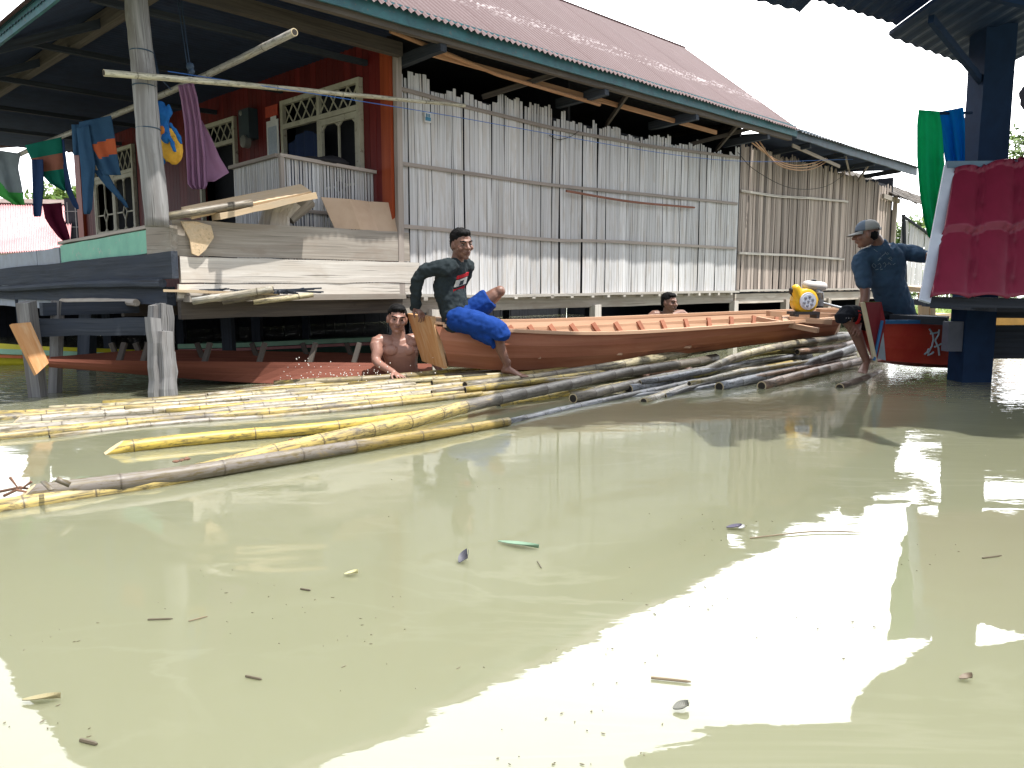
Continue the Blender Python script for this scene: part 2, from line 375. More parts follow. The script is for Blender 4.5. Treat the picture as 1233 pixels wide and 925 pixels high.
b = MB(); b.add([(-900, -60, 0), (900, -60, 0), (900, 2200, 0), (-900, 2200, 0)], [(0, 1, 2, 3)])
wo = struct(b.build('water', WATER))
b = MB(); b.add([(-900, -60, -1.2), (900, -60, -1.2), (900, 2200, -1.2), (-900, 2200, -1.2)], [(0, 1, 2, 3)])
struct(b.build('ground', paint('mud', (.12, .10, .06))))

# ------------------------------------------------------------------ the stilt house
house = thing('stilt_house', 'large stilt house with split bamboo wall, red boarded porch wall and rusty red corrugated roof', 'house', HC, HROT)
# --- roofs
ROOF = None
def roofmat(name, c1, c2, c3, patch):
    m, nt, bs = newmat(name); tc = nt.nodes.new('ShaderNodeTexCoord').outputs['Object']
    n1 = noisen(nt, mapped(nt, tc, (3.0, .5, .5)), 1.6, 5, .6); n2 = noisen(nt, mapped(nt, tc, (.9, .9, .9)), 1.3, 6, .65, .4)
    col = mixc(nt, n1, c1, c2); col = mixc(nt, rampn(nt, n2, [(.45, 0.), (.65, 1.)]), col, c3)
    n3 = noisen(nt, mapped(nt, tc, (1.3, 4, 4)), 3.5, 6, .7, .5)
    bandm = N(nt, 'ShaderNodeSeparateXYZ'); nt.links.new(tc, bandm.inputs[0])
    r = rampn(nt, N2(nt, addn2(nt, bandm.outputs[1], .7), .4), [(0, 0.), (.20, 0.), (.29, 1.), (.36, 0.)])
    pm = nt.nodes.new('ShaderNodeMath'); pm.operation = 'MULTIPLY'; nt.links.new(rampn(nt, n3, [(.52, 0.), (.58, 1.)]), pm.inputs[0]); nt.links.new(r, pm.inputs[1])
    col = mixc(nt, pm.outputs[0], col, patch)
    nt.links.new(col, bs.inputs['Base Color']); bs.inputs['Roughness'].default_value = .6; bs.inputs['Specular IOR Level'].default_value = .35
    return m
def addn2(nt, a, k):
    q = nt.nodes.new('ShaderNodeMath'); q.operation = 'ADD'; nt.links.new(a, q.inputs[0]); q.inputs[1].default_value = k; return q.outputs[0]
RMET = roofmat('rusty_red_roof_sheet', (.052, .018, .018), (.098, .050, .052), (.072, .032, .032), (.33, .28, .28))
RDARK = paint('dark_roof_sheet', (.05, .06, .075), (.04, .04, .045), rough=.6)
def sheet(b, u0, u1, prof_fn, per=.076, amp=.014, axis='u', off=0, sub=4, mi=0):
    """corrugated sheet: columns along u (or v), rows from prof_fn(x) -> list of (y, z)"""
    n = max(2, int((u1-u0)/per*sub)); vs, fs, gs = [], [], []; rows = None
    for i in range(n+1):
        x = u0+(u1-u0)*i/n; P = prof_fn(x); rows = len(P); wv = amp*math.cos(2*math.pi*(x-u0)/per)+off
        seam = .004*(int((x-u0)/.76) % 2)
        for j, (y, z) in enumerate(P):
            p = (x, y, z+wv+seam) if axis == 'u' else (y, x, z+wv+seam)
            vs.append(p); gs.append((y, x, z))
    for i in range(n):
        for j in range(rows-1):
            a = i*rows+j; fs.append((a, a+1, a+rows+1, a+rows))
    b.add(vs, fs, gs, .5, None, mi)
EZ = 3.18; SL = .77
def LF(u): return 2.73+.827*(u+3.05)
def FF(v): return EZ+SL*(v+.65)
def front_prof(u, off=0):
    e = -.73+.015*mnoise.noise(Vector((u*3, 0, 0)))
    return [(e+(1.3-e)*k/12, min(FF(e+(1.3-e)*k/12), LF(u))) for k in range(13)]
b = MB(); sheet(b, -3.05, 6.95, front_prof); ro = b.build('roof', RMET, house, smooth=True, recalc=False)
def left_prof(v): return [(-3.07, min(LF(-3.07), FF(-.65+max(0, 9.6-v)))), (-.68, min(LF(-.68), FF(-.65+max(0, 9.6-v))))]
b = MB(); sheet(b, 1.3, 9.6, left_prof, axis='v'); b.build('porch_roof_slope', RMET, ro, smooth=True, recalc=False)
b = MB(); zt = EZ+SL*1.95
b.board((-.70, 4.3, zt+.02), (6.95, 4.3, zt+.02), 6.0, .03, up=(0, 1, .0)); b.board((-.7, 1.36, zt+.035), (6.95, 1.36, zt+.035), .14, .03, up=(0, 1, .3))
b.build('ridge_cap', RMET, ro)
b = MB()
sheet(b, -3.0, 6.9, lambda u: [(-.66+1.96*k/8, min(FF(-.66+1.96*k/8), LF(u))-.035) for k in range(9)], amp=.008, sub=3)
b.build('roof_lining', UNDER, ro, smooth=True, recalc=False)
b = MB()
b.board((-2.56, -.665, 3.095), (6.95, -.665, 3.115), .15, .022, seg=30, jit=.003)
b.board((-3.0, -.665, 2.74), (-2.56, -.665, 3.08), .13, .022, seg=3, jit=.003)
b.board((-2.98, -.66, 2.72), (-2.98, 9.5, 2.72), .13, .022, seg=20, jit=.003)
b.build('fascia', TEAL, house)
b = MB()
for v in (-.60, .55): b.board((-2.3, v, 3.02+max(0, (v+.6))*SL), (6.9, v, 3.02+max(0, (v+.6))*SL), .08, .06)
b.board((-2.13, -.3, 3.07), (-2.13, 9.3, 3.07), .13, .08)      # porch plate
b.board((-2.2, -.12, 3.03), (.0, -.12, 3.0), .12, .08)
b.build('roof_beam', W_BROWN, house); b = MB()
for v in (1.2, 2.9, 4.6, 6.3, 8.0): b.board((-2.95, v, 2.68), (-2.0, v, 3.12), .07, .05)
for v in (.4, 2.0, 3.6, 5.2, 6.8): b.board((-2.5, v, 2.98), (0, v, 2.98), .05, .05)
b.build('roof_beam', W_DARK, house)
for u in (.1, 2.45, 4.3, 6.2):                                   # brackets carrying the eave
    b = MB(); b.board((u, .1, 2.93), (u, -.62, 2.965), .10, .07, seg=4, jit=.004); b.build('eave_bracket', W_DARK, house)
for u, s in ((1.2, .5), (3.3, -.4), (5.2, .6), (5.9, -.5)):
    b = MB(); b.board((u, .05, 2.80), (u+s, -.58, 3.02), .05, .03); b.build('eave_brace', W_BROWN, house)
b = MB(); p = [(*fw(470, 37, -.35),), (*fw(600, 90, -.35),), (*fw(722, 126, -.35),)]
b.tube([(q[0], -.35, q[1]) for q in p], .022, 8); b.board((.15, -.3, 2.98), (5.3, -.3, 2.93), .05, .03)
b.build('eave_pole', wood('orange_brown_stick', (.42, .22, .12), (.55, .33, .20)), house)
# ceiling that closes the dark loft over the rooms
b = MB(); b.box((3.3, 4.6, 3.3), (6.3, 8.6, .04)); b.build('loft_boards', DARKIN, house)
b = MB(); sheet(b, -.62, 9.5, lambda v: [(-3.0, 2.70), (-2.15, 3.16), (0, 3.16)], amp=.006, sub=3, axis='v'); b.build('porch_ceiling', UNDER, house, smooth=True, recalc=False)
b = MB(); gp = [(-.6, 3.2), (1.3, 4.66), (7.3, 4.66), (9.5, 3.2)]; vs = [(x, y, z) for x in (6.5, 6.54) for y, z in gp]; b.add(vs, [(0, 1, 2, 3), (7, 6, 5, 4), (0, 4, 5, 1), (1, 5, 6, 2), (2, 6, 7, 3), (3, 7, 4, 0)]); b.build('gable_wall', W_BROWN, house)
b = MB(); sheet(b, -3.05, 6.95, lambda u: [(9.6-2.3*k/8, min(FF(-.65+2.3*k/8), LF(u))) for k in range(9)], sub=3); b.build('rear_roof_slope', RMET, ro, smooth=True, recalc=False)
# --- bamboo front wall
def board_wall(name, u0, u1, z0f, z1f, mat, parent, smin, smax, bmin, bmax, gap=.0015, ragged=.08, bigap=.15, thick=.008, v0=0, tv=.25, gapmax=.014, lean=.012):
    b = MB(); u = u0
    while u < u1:
        bw = R.uniform(bmin, bmax); end = min(u+bw, u1); bt = R.random(); top = z1f(u)+R.uniform(-ragged, ragged); dv = R.uniform(-.008, .008); ln = R.uniform(-lean, lean)
        bot = z0f(u)+R.uniform(-.015, .015)
        while u < end-.004:
            s = min(R.uniform(smin, smax), end-u)
            t = top+R.uniform(-.02, .02)*(2 if R.random() < .2 else 1); h = t-bot; c = u+s/2; wv = R.uniform(-.004, .004)
            x0 = c; vs, gs = [], []
            o1, o2 = R.uniform(0, 50), R.uniform(0, 50); K = 6
            for k in range(K+1):
                z = bot+h*k/K; cx = c+ln*(k/K-.5)*2+wv*math.sin(k*1.3+c*9); hw = s/2-gap/2
                if k == K: hw *= R.uniform(.7, 1)
                dd = v0+dv+.003*math.sin(k+c*5)
                for sx, sy in ((-1, -.30), (0, -.5), (1, -.30)):
                    vs.append((cx+sx*hw, dd+sy*thick, z)); gs.append((z+o1, sx*hw+o2, o2))
                vs.append((cx, dd+thick, z)); gs.append((z+o1, o2, o2+.1))
            fs = []
            for k in range(K):
                a = k*4
                for p, q in ((0, 1), (1, 2), (2, 3), (3, 0)): fs.append((a+p, a+q, a+4+q, a+4+p))
            fs += [(0, 3, 2, 1), (K*4, K*4+1, K*4+2, K*4+3)]
            b.add(vs, fs, gs, min(1, max(0, bt*.75+R.random()*.25)))
            u += s
        u += R.uniform(.004, gapmax) if R.random() < bigap else R.uniform(.001, .004)
    return b.build(name, mat, parent, recalc=True)
def ztop(u):
    pts = [(0, 2.86), (.5, 2.75), (.9, 2.72), (1.5, 2.86), (1.9, 2.78), (2.7, 2.76), (4.5, 2.76), (6.0, 2.80), (6.6, 2.88)]
    for (a, za), (c, zc) in zip(pts, pts[1:]):
        if u <= c: return za+(zc-za)*(u-a)/(c-a)
    return 2.88
board_wall('bamboo_wall', .06, 6.50, lambda u: .735, ztop, W_BOARD, house, .03, .075, .09, .20, ragged=.06, bigap=.22, gapmax=.016)
b = MB(); b.board((.06, .05, 1.75), (6.5, .05, 1.75), 2.0, .01); b.build('wall_backing', DARKIN, house)
def batten(pp, v=-.02, w=.036, t=.018, mat=W_BATTEN, parent=house):
    b = MB(); P = catmull([(p[0], v, p[1]) for p in pp], 14)
    for a, c in zip(P, P[1:]): pass
    tone = R.random(); vs, fs, gs = [], [], []; o = R.uniform(0, 40)
    for i, p in enumerate(P):
        jj = R.uniform(-.003, .003)
        for sz, sy in ((-1, -1), (1, -1), (1, 1), (-1, 1)): vs.append((p.x, p.y+sy*t/2, p.z+sz*w/2+jj)); gs.append((p.x+o, sz*w/2, sy*t/2+o))
    for i in range(len(P)-1):
        for k in range(4): fs.append((i*4+k, i*4+(k+1) % 4, i*4+4+(k+1) % 4, i*4+4+k))
    fs += [(3, 2, 1, 0), tuple(len(vs)-4+k for k in range(4))]
    b.add(vs, fs, gs, tone); return b.build('wall_batten', mat, parent)
batten([(.05, 2.69), (.9, 2.65), (2.1, 2.62), (3.3, 2.63), (4.4, 2.655), (6.45, 2.75)])
batten([(.05, 1.997), (2.0, 1.98), (3.2, 2.0), (6.45, 2.07)]); batten([(.05, 1.41), (2.2, 1.36), (3.2, 1.385), (6.45, 1.40)])
batten([(.2, .742), (1.4, .727), (3.5, .735), (6.5, .742)], v=-.045, w=.03, t=.07, mat=W_PALE)
b = MB(); q0 = fw(682, 230, -.05); q1 = fw(760, 243, -.05); q2 = fw(836, 250, -.05)
b.tube(catmull([(q0[0], -.05, q0[1]), (q1[0], -.05, q1[1]), (q2[0], -.05, q2[1])], 12), .014, 8); b.build('hooked_stick', wood('red_brown_stick', (.22, .09, .06), (.32, .15, .11)), house)
b = MB(); q = fw(515, 141, -.03); b.box((q[0], -.03, q[1]), (.075, .006, .10)); st = b.build('paper_notice', WHITE, house)
b = MB(); b.box((q[0], -.036, q[1]-.02), (.066, .004, .035))
for k in range(3): b.box((q[0]-.02+.02*k, -.036, q[1]+.015), (.010, .004, .03))
b.build('notice_print', paint('print_teal', (.05, .22, .35)), st)
b = MB(); P = [fw(x, y, -.03) for x, y in ((661, 163), (672, 168), (686, 165), (697, 158))]
b.tube(catmull([(p[0], -.03, p[1]) for p in P], 10), .004, 5); b.build('wire_loop', BLACK, house)
# corner boards
b = MB(); b.board((.03, -.03, .74), (.03, -.03, 2.98), .065, .05, up=(1, 0, 0), seg=8, jit=.003); b.build('corner_post', W_BATTEN, house)
# --- red porch wall with openings
win = [(.50, 1.96, 1.42, 2.86), (3.10, 4.05, .78, 2.86), (6.32, 7.98, 1.60, 2.92)]
b = MB(); v = .155
while v < 8.85:
    e = v+.105; zs = [(.76, 3.3)]
    for (a, c, z0, z1) in win:
        if e > a+.02 and v < c-.02: zs = [(.76, z0), (z1, 3.3)]
    for z0, z1 in zs:
        if z1-z0 > .05:
            o = R.uniform(0, 40); t = R.random(); w = .104; d = .0
            vs = [(-.012+d, v, z0), (-.012+d, v+w-.004, z0), (.03, v+w, z0), (.03, v, z0), (-.012+d, v, z1), (-.012+d, v+w-.004, z1), (.03, v+w, z1), (.03, v, z1)]
            b.add(vs, [(0, 1, 5, 4), (1, 2, 6, 5), (2, 3, 7, 6), (3, 0, 4, 7), (4, 5, 6, 7), (3, 2, 1, 0)], [(p[2]+o, p[1]+o, p[0]) for p in vs], t)
    v = e
b.build('red_board_wall', W_RED, house)
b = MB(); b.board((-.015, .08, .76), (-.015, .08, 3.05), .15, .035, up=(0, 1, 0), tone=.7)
b.build('sheen_orange_corner_board', W_ORANGE, house)  # orange paints in the bright sky sheen on the red paint
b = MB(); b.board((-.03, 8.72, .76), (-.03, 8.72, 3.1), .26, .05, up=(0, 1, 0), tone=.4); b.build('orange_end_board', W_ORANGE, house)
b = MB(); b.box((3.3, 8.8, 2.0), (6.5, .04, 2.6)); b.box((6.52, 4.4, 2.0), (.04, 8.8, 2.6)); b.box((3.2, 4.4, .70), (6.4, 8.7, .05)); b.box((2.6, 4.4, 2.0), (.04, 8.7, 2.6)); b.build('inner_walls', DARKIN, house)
def bar(b, p, q, w=.03, t=.025): b.board((-.03, p[0], p[1]), (-.03, q[0], q[1]), w, t, up=(0, .3, 1) if abs(p[0]-q[0]) > abs(p[1]-q[1]) else (0, 1, 0))
def frame(b, v0, v1, z0, z1, w=.05, t=.05):
    bar(b, (v0, z0), (v0, z1), w, t); bar(b, (v1, z0), (v1, z1), w, t)
    bar(b, (v0+w/2, z0+w/2), (v1-w/2, z0+w/2), w, t-.004); bar(b, (v0+w/2, z1-w/2), (v1-w/2, z1-w/2), w, t-.004)
def lattice(b, v0, v1, z0, z1, n):
    s = (v1-v0)/n
    for i in range(n):
        a = v0+i*s; bar(b, (a, z0), (a+s, z1), .014, .008)
        b.board((-.021, a+s, z0), (-.021, a, z1), .014, .008, up=(0, 1, 0))
def casement(b, v0, v1, z0, z1):
    frame(b, v0, v1, z0, z1, .06, .035); c = (v0+v1)/2; h = z1-z0; m_ = z0+h*.36; d = .11; w = .02
    bar(b, (c, z0), (c, m_-d), w, .02); bar(b, (c, m_+d), (c, z1), w, .02)
    for s in (-1, 1):
        bar(b, (c, m_-d), (c+s*d*.75, m_), w, .018); bar(b, (c+s*d*.75, m_), (c, m_+d), w, .016)
        bar(b, (c+s*d*.75, m_), (v0+.03 if s < 0 else v1-.03, m_), w, .02)
        for e in (v0+.03 if s < 0 else v1-.03, c):
            k = .09 if e < c or (e == c and s > 0) else -.09
            if e == c: k = .09*s
            else: k = .09*(-s)
            bar(b, (e, z1-.03-.07), (e+k, z1-.035), w, .014)
            bar(b, (e, z0+.03+.07), (e+k, z0+.035), w, .014)
for i, (a, c, z0, z1) in enumerate(win):
    mid = 2.58 if i < 2 else 2.55
    b = MB(); frame(b, a, c, z0, z1); bar(b, (a, mid), (c, mid), .05, .045)
    if i != 1: bar(b, ((a+c)/2, z0+.05), ((a+c)/2, z1-.05), .045, .04)
    o = b.build('window' if i != 1 else 'door_frame', CREAM, house)
    b = MB(); lattice(b, a+.03, c-.03, mid+.03, z1-.04, 8 if i != 1 else 5); b.build('lattice', CREAM, o)
    if i == 0:
        b = MB(); casement(b, a+.04, (a+c)/2-.03, z0+.04, mid-.03); b.build('casement', CREAM, o)
        b = MB(); vs, fs = [], []
        for k in range(25):
            for j in range(9): vs.append((.02+.02*math.sin(k*.9+j*.15), 1.26+.66*k/24+.01*math.sin(j), 1.42+(.98+.10*math.sin(k/24*3.1))*j/8))
        for k in range(24):
            for j in range(8): fs.append((k*9+j, k*9+j+1, k*9+j+10, k*9+j+9))
        b.add(vs, fs); b.build('curtain', cloth('navy_curtain', (.03, .05, .12)), o, smooth=True)
    if i == 2:
        b = MB(); casement(b, a+.04, (a+c)/2-.03, z0+.04, mid-.03); casement(b, (a+c)/2+.03, c-.04, z0+.04, mid-.03); b.build('casement', CREAM, o)
    b = MB(); b.box((.22, (a+c)/2, (z0+z1)/2), (.02, c-a+.3, z1-z0+.2)); b.build('room_shade_sheet', DARKIN, o)  # dark sheet stands in for the shade of the unlit room
# --- platform, parapets, beams
b = MB(); b.box((-1.05, 4.4, .74), (2.1, 9.1, .05)); b.build('porch_floor', W_GREY, house)
b = MB(); b.board((-2.16, -.03, 1.21), (.13, -.03, 1.213), .275, .035, seg=14, jit=.004, tone=.35); b.build('parapet_board', W_GREY, house)  # darker grey wood paints in the shade under the eave
b = MB(); b.board((-2.12, -.045, .965), (.24, -.045, .965), .20, .03, seg=16, jit=.004, tone=.9); b.build('parapet_board', W_PALE, house)  # paler wood and tone paint in the direct sun lower down
b = MB(); b.board((-2.14, -.04, .80), (.20, -.04, .81), .115, .03, seg=16, jit=.005, tone=1); b.build('parapet_board', W_PALE, house)  # palest tone, with the sunlight put into the board colour
b = MB(); b.board((-2.12, -.0, .655), (.05, .0, .655), .15, .06, seg=8, jit=.004, tone=.4); b.build('floor_beam', W_BROWN, house)
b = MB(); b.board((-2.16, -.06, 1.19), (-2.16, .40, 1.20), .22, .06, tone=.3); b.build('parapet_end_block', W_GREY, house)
b = MB(); b.board((-2.15, .44, 1.195), (-2.15, 2.66, 1.145), .185, .03, seg=10, jit=.003); b.build('parapet_board', MINT, house)
for a, c, z in ((2.70, 3.45, 1.125), (3.47, 5.3, 1.11), (5.32, 7.4, 1.10), (7.42, 9.0, 1.09)):
    b = MB(); b.board((-2.15, a, z), (-2.15, c, z-.02), .20, .03, seg=6, jit=.004); b.build('parapet_board', GREYP, house)
b = MB(); b.board((-2.13, .42, 1.31), (-2.13, 2.7, 1.265), .03, .09, seg=6, jit=.004); b.build('parapet_rail', W_BATTEN, house)
b = MB(); b.board((-2.175, -.09, 1.0), (-2.175, 9.0, .88), .20, .05, seg=20, jit=.006, tone=.6); b.build('edge_beam', W_DARK, house)
b = MB(); b.board((-2.14, .10, .76), (-2.14, 9, .74), .15, .07, seg=20, jit=.008, tone=.8)
b.tube(catmull([(-2.22, .05, .86), (-2.23, 2, .85), (-2.22, 4.6, .80), (-2.22, 8.6, .80)], 20), .035, 8, lump=.2); b.build('edge_beam', W_DARK, house)
b = MB(); b.board((-2.12, 2.35, .66), (-2.12, 8.9, .66), .13, .06, seg=10, jit=.005); b.build('edge_beam', GREYP, house)
b = MB(); b.tube(catmull([(-2.2, 2.6, .68), (-2.24, 1.4, .70), (-2.22, .6, .70)], 10), .03, 8, lump=.2); b.build('lashed_pole', W_GREY, house)
for v in (1.4, 2.9, 4.6, 6.3, 8.2): 
    b = MB(); b.board((-2.05, v, .62), (6.4, v, .62), .12, .07); b.build('floor_joist', W_BROWN, house)
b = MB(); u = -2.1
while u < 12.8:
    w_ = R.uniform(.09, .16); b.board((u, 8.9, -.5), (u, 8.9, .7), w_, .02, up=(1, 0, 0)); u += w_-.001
b.box((5.3, 8.95, .1), (15.2, .03, 1.22)); b.build('rear_light_block', DARKIN, house)  # added boards that block light and keep the underfloor dark
b = MB(); b.box((12.9, 4.5, .1), (.03, 8.8, 1.2)); b.build('side_light_block', DARKIN, house)  # added panel that shuts out light at the annex end
# porch post and split stilts
b = MB(); pts = catmull([(-2.325, -.12, -.8), (-2.32, -.12, .0), (-2.30, -.12, .55), (-2.30, -.1, .70)], 10)
for dx, dy, r_, z1 in ((-.05, 0, .05, .60), (.03, .02, .055, .70), (0, -.05, .045, .50), (.045, -.03, .03, .34), (-.01, .05, .05, .70)):
    b.board((-2.33+dx, -.12+dy, -.9), (-2.31+dx, -.12+dy, z1), r_*2, r_*1.5, up=(1, .2, 0), seg=16, jit=.010)
b.build('stilt', W_POST, house)
b = MB(); n = 26
b.tube([(-2.30+.004*math.sin(k*.5)-.07*k/n, -.11, 1.28+1.80*k/n) for k in range(n+1)], [.088-.012*k/n for k in range(n+1)], 16, lump=.09, tone=.75)
pp = b.build('porch_post', W_POST, house, smooth=True)
for z, rr in ((2.52, .080), (2.28, .083), (1.98, .086)):
    b = MB(); b.lathe((-2.325-.035*(z-1.9), -.11, z), (0.05, .03, 1), [(0, rr), (.004, rr+.003), (.008, rr)], 16); b.build('string_binding', paint('blue_string', (.03, .07, .12)), pp)
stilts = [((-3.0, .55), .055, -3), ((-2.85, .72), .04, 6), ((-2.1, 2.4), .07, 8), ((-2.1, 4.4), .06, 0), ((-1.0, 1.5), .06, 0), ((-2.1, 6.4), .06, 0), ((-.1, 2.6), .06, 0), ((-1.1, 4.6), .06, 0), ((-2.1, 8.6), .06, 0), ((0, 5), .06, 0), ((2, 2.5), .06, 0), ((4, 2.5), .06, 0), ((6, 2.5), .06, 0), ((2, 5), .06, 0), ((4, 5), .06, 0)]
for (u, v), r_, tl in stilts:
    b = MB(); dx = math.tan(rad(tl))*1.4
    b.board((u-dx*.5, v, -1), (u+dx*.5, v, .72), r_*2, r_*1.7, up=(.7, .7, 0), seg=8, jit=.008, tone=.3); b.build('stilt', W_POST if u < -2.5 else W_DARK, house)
b = MB(); b.board((-2.95, .66, .52), (-2.2, .0, .53), .13, .05, seg=6, jit=.006); b.board((-2.9, .7, .66), (-2.14, .8, .66), .1, .06); b.build('cross_beam', W_DARK, house)
for u in (.45, 3.05, 6.45):
    b = MB(); b.board((u, -.02, -.6), (u, -.02, .60), .12, .09, up=(1, 0, 0), seg=6, jit=.003, tone=.9); b.build('stilt', W_PALE, house)
b = MB(); b.board((.05, .02, .645), (6.45, .02, .645), .15, .05, seg=12, jit=.004, tone=.5); b.build('floor_beam', W_BROWN if False else W_GREY, house)
u = .3
while u < 6.4:
    b = MB(); b.box((u, .0, .71), (.05, .16, .035)); u += R.uniform(.25, .42); b.build('joist_end', W_PALE, house)
for px, Y0 in ((1.0, 0), (1.16, 0)):
    b = MB(); b.board((px, -.01, .56), (px, -.01, .70), .05, .05, up=(1, 0, 0), tone=.9); b.build('joist_block', W_PALE, house)

# ------------------------------------------------------------------ the annex to the right
ann = thing('bamboo_annex', 'long brown and white slatted annex with a low dark roof, joined right of the house', 'annex', HC, HROT)
def ztop2(u): return 2.98-.022*(u-6.5)
board_wall('bamboo_wall', 6.56, 12.85, lambda u: .74, ztop2, W_SLAT, ann, .016, .04, .03, .12, ragged=.05, bigap=.25, thick=.012, v0=.02, gapmax=.010, lean=.02)
b = MB(); b.board((6.56, .07, 1.8), (12.85, .07, 1.8), 2.2, .01); b.box((9.8, 4, .7), (6.4, 8, .05)); b.box((12.85, 4, 1.9), (.04, 8, 2.3)); b.build('wall_backing', DARKIN, ann)
b = MB()
def ann_prof(u): return [(-.73, EZ-.07), (6, EZ+.42)]
sheet(b, 6.98, 12.2, ann_prof, per=.11, amp=.012); b.build('roof', RDARK, ann, smooth=True, recalc=False)
b = MB(); b.board((6.97, -.655, 3.09), (12.2, -.655, 3.04), .15, .03, seg=16, jit=.006); b.build('fascia', paint('dark_teal_board', (.06, .10, .13), (.05, .06, .08)), ann)
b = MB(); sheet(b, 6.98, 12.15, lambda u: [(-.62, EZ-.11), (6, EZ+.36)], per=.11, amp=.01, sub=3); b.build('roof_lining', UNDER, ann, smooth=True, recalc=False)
for u in (7.6, 8.9, 10.2, 11.5):
    b = MB(); b.board((u, .1, 2.95), (u, -.6, 3.0), .08, .06); b.build('eave_bracket', W_DARK, ann)
for pq in (((9.2, -.5, 3.0), (10.4, -.1, 2.85)), ((10.2, -.5, 2.98), (10.9, -.05, 2.80)), ((7.3, -.45, 2.98), (9.2, -.40, 2.86))):
    b = MB(); b.board(*pq, .05, .02); b.build('loose_lath', W_BATTEN, ann)
batten([(6.55, 2.27), (7.8, 2.28), (9.0, 2.34), (10.55, 2.39)], parent=ann, mat=W_PALE); batten([(6.55, 1.33), (8.5, 1.34), (10.5, 1.32)], parent=ann, mat=W_PALE)
batten([(6.55, .755), (9.5, .76), (12.8, .76)], v=-.03, w=.03, t=.06, parent=ann, mat=W_PALE)
b = MB(); b.board((6.5, .02, .63), (12.8, .02, .64), .15, .05, seg=10, jit=.004); b.build('floor_beam', W_GREY, ann)
for u in (8.2, 9.9, 11.4, 12.8):
    b = MB(); b.board((u, 0, -.8), (u, 0, .6), .12, .1, up=(1, 0, 0)); b.build('stilt', W_GREY, ann)
b = MB(); b.board((12.9, -.05, .5), (12.9, -.05, 2.7), .09, .07, up=(1, 0, 0), seg=4, jit=.003); b.board((12.2, -.05, 2.62), (13.1, -.05, 2.58), .09, .05); b.build('end_post', W_GREY, ann)
# coil of rattan hanging under the annex eave
for k in range(3):
    b = MB(); P = [fw(903+4*k, 170, -.3), fw(930, 190+3*k, -.3), fw(955, 199+3*k, -.3), fw(980, 196+3*k, -.3), fw(1006, 185, -.3)]
    b.tube(catmull([(p[0], -.3-.02*k, p[1]) for p in P], 20), .010, 6)
    if k == 0: rc = b
    else:
        for_ = b; rc.add(for_.v, for_.f, for_.g, for_.t, for_.r, for_.m)
b = rc; o = b.build('rattan_coil', wood('rattan', (.42, .25, .15), (.55, .36, .24)), None, smooth=True); o.location = HC; o.rotation_euler = (0, 0, HROT)
tag(o, 'brown rattan strands sagging in a loop under the annex eave', 'rattan')
b = MB(); P = [fw(888, 183, -.08), fw(905, 205, -.08), fw(945, 227, -.08), fw(985, 225, -.08), fw(1030, 200, -.3)]
b.tube(catmull([(p[0], -.08-.05*i, p[1]) for i, p in enumerate(P)], 24), .005, 5); o = b.build('electric_cable', BLACK); o.location = HC; o.rotation_euler = (0, 0, HROT)
tag(o, 'thin dark cable sagging in front of the slatted annex wall', 'cable')
b = MB(); b.tube(catmull([L(-2.2, -.2, 2.40), L(0, -.35, 2.43), L(5, -.45, 2.52), L(9.5, -.5, 3.0)], 30), .0035, 5); o = b.build('washing_line', paint('blue_cord', (.05, .16, .5)))
tag(o, 'thin blue line strung in front of the bamboo wall from the porch post', 'washing line')

# small thatched hut beyond the annex
hut = thing('thatched_hut', 'small thatched hut with a leaning split bamboo wall, past the annex far end', 'hut', HC, HROT)
board_wall('bamboo_wall', 13.2, 15.4, lambda u: .8, lambda u: 2.25-.19*(u-13.2), W_BOARD, hut, .02, .05, .06, .14, ragged=.04, v0=-.1)
b = MB(); b.tube([(13.1, -.14, 2.28), (15.5, -.14, 1.85)], .03, 8); b.tube([(13.15, -.14, 2.3), (13.5, -.14, .9)], .04, 8); b.build('pole', W_DARK, hut)
b = MB()
for k in range(420):
    r_ = k//42; u = 12.7+(k % 42)*.075+R.uniform(-.03, .03); v = -.5+r_*.22; z = 2.38+r_*.10+.1
    b.board((u, v, z+R.uniform(-.02, .02)), (u+R.uniform(-.06, .06), v+.34, z+.19), .09, .012, up=(1, 0, 0))
b.build('thatch_roof', wood('thatch', (.05, .042, .035), (.11, .09, .07)), hut)
b = MB(); b.board((13.0, 0, -.8), (13.0, 0, 2.4), .1, .08, up=(1, 0, 0)); b.board((15.6, 0, -.8), (15.6, 0, 2.3), .1, .08, up=(1, 0, 0)); b.board((13, -.1, .74), (15.6, -.1, .74), .12, .08); b.build('frame_post', W_GREY, hut)
# ------------------------------------------------------------------ things on and around the porch
def lobj(o):
    o.location = HC; o.rotation_euler = (0, 0, HROT); return o
t = thing('bamboo_screen', 'waist-high screen of white split bamboo slats on the porch below the first window', 'screen', HC, HROT)
def slat_panel(p0, p1, z0, z1a, z1b, parent):
    b = MB(); p0 = Vector(p0); p1 = Vector(p1); d = (p1-p0); ln = d.length; d.normalize(); x = 0
    while x < ln:
        s = R.uniform(.016, .03); c = p0+d*(x+s/2); zt_ = z1a+(z1b-z1a)*x/ln+R.uniform(-.012, .012)
        b.board((c.x, c.y, z0), (c.x, c.y, zt_), s-.003, .008, up=d, tone=R.random()); x += s+(.010 if R.random() < .55 else .001)
    return b.build('slat_panel', W_BOARD, parent)
slat_panel((-1.03, .30, 0), (-.03, .30, 0), .78, 1.98, 1.93, t); slat_panel((-1.03, .33, 0), (-1.03, 1.15, 0), .78, 1.98, 1.96, t)
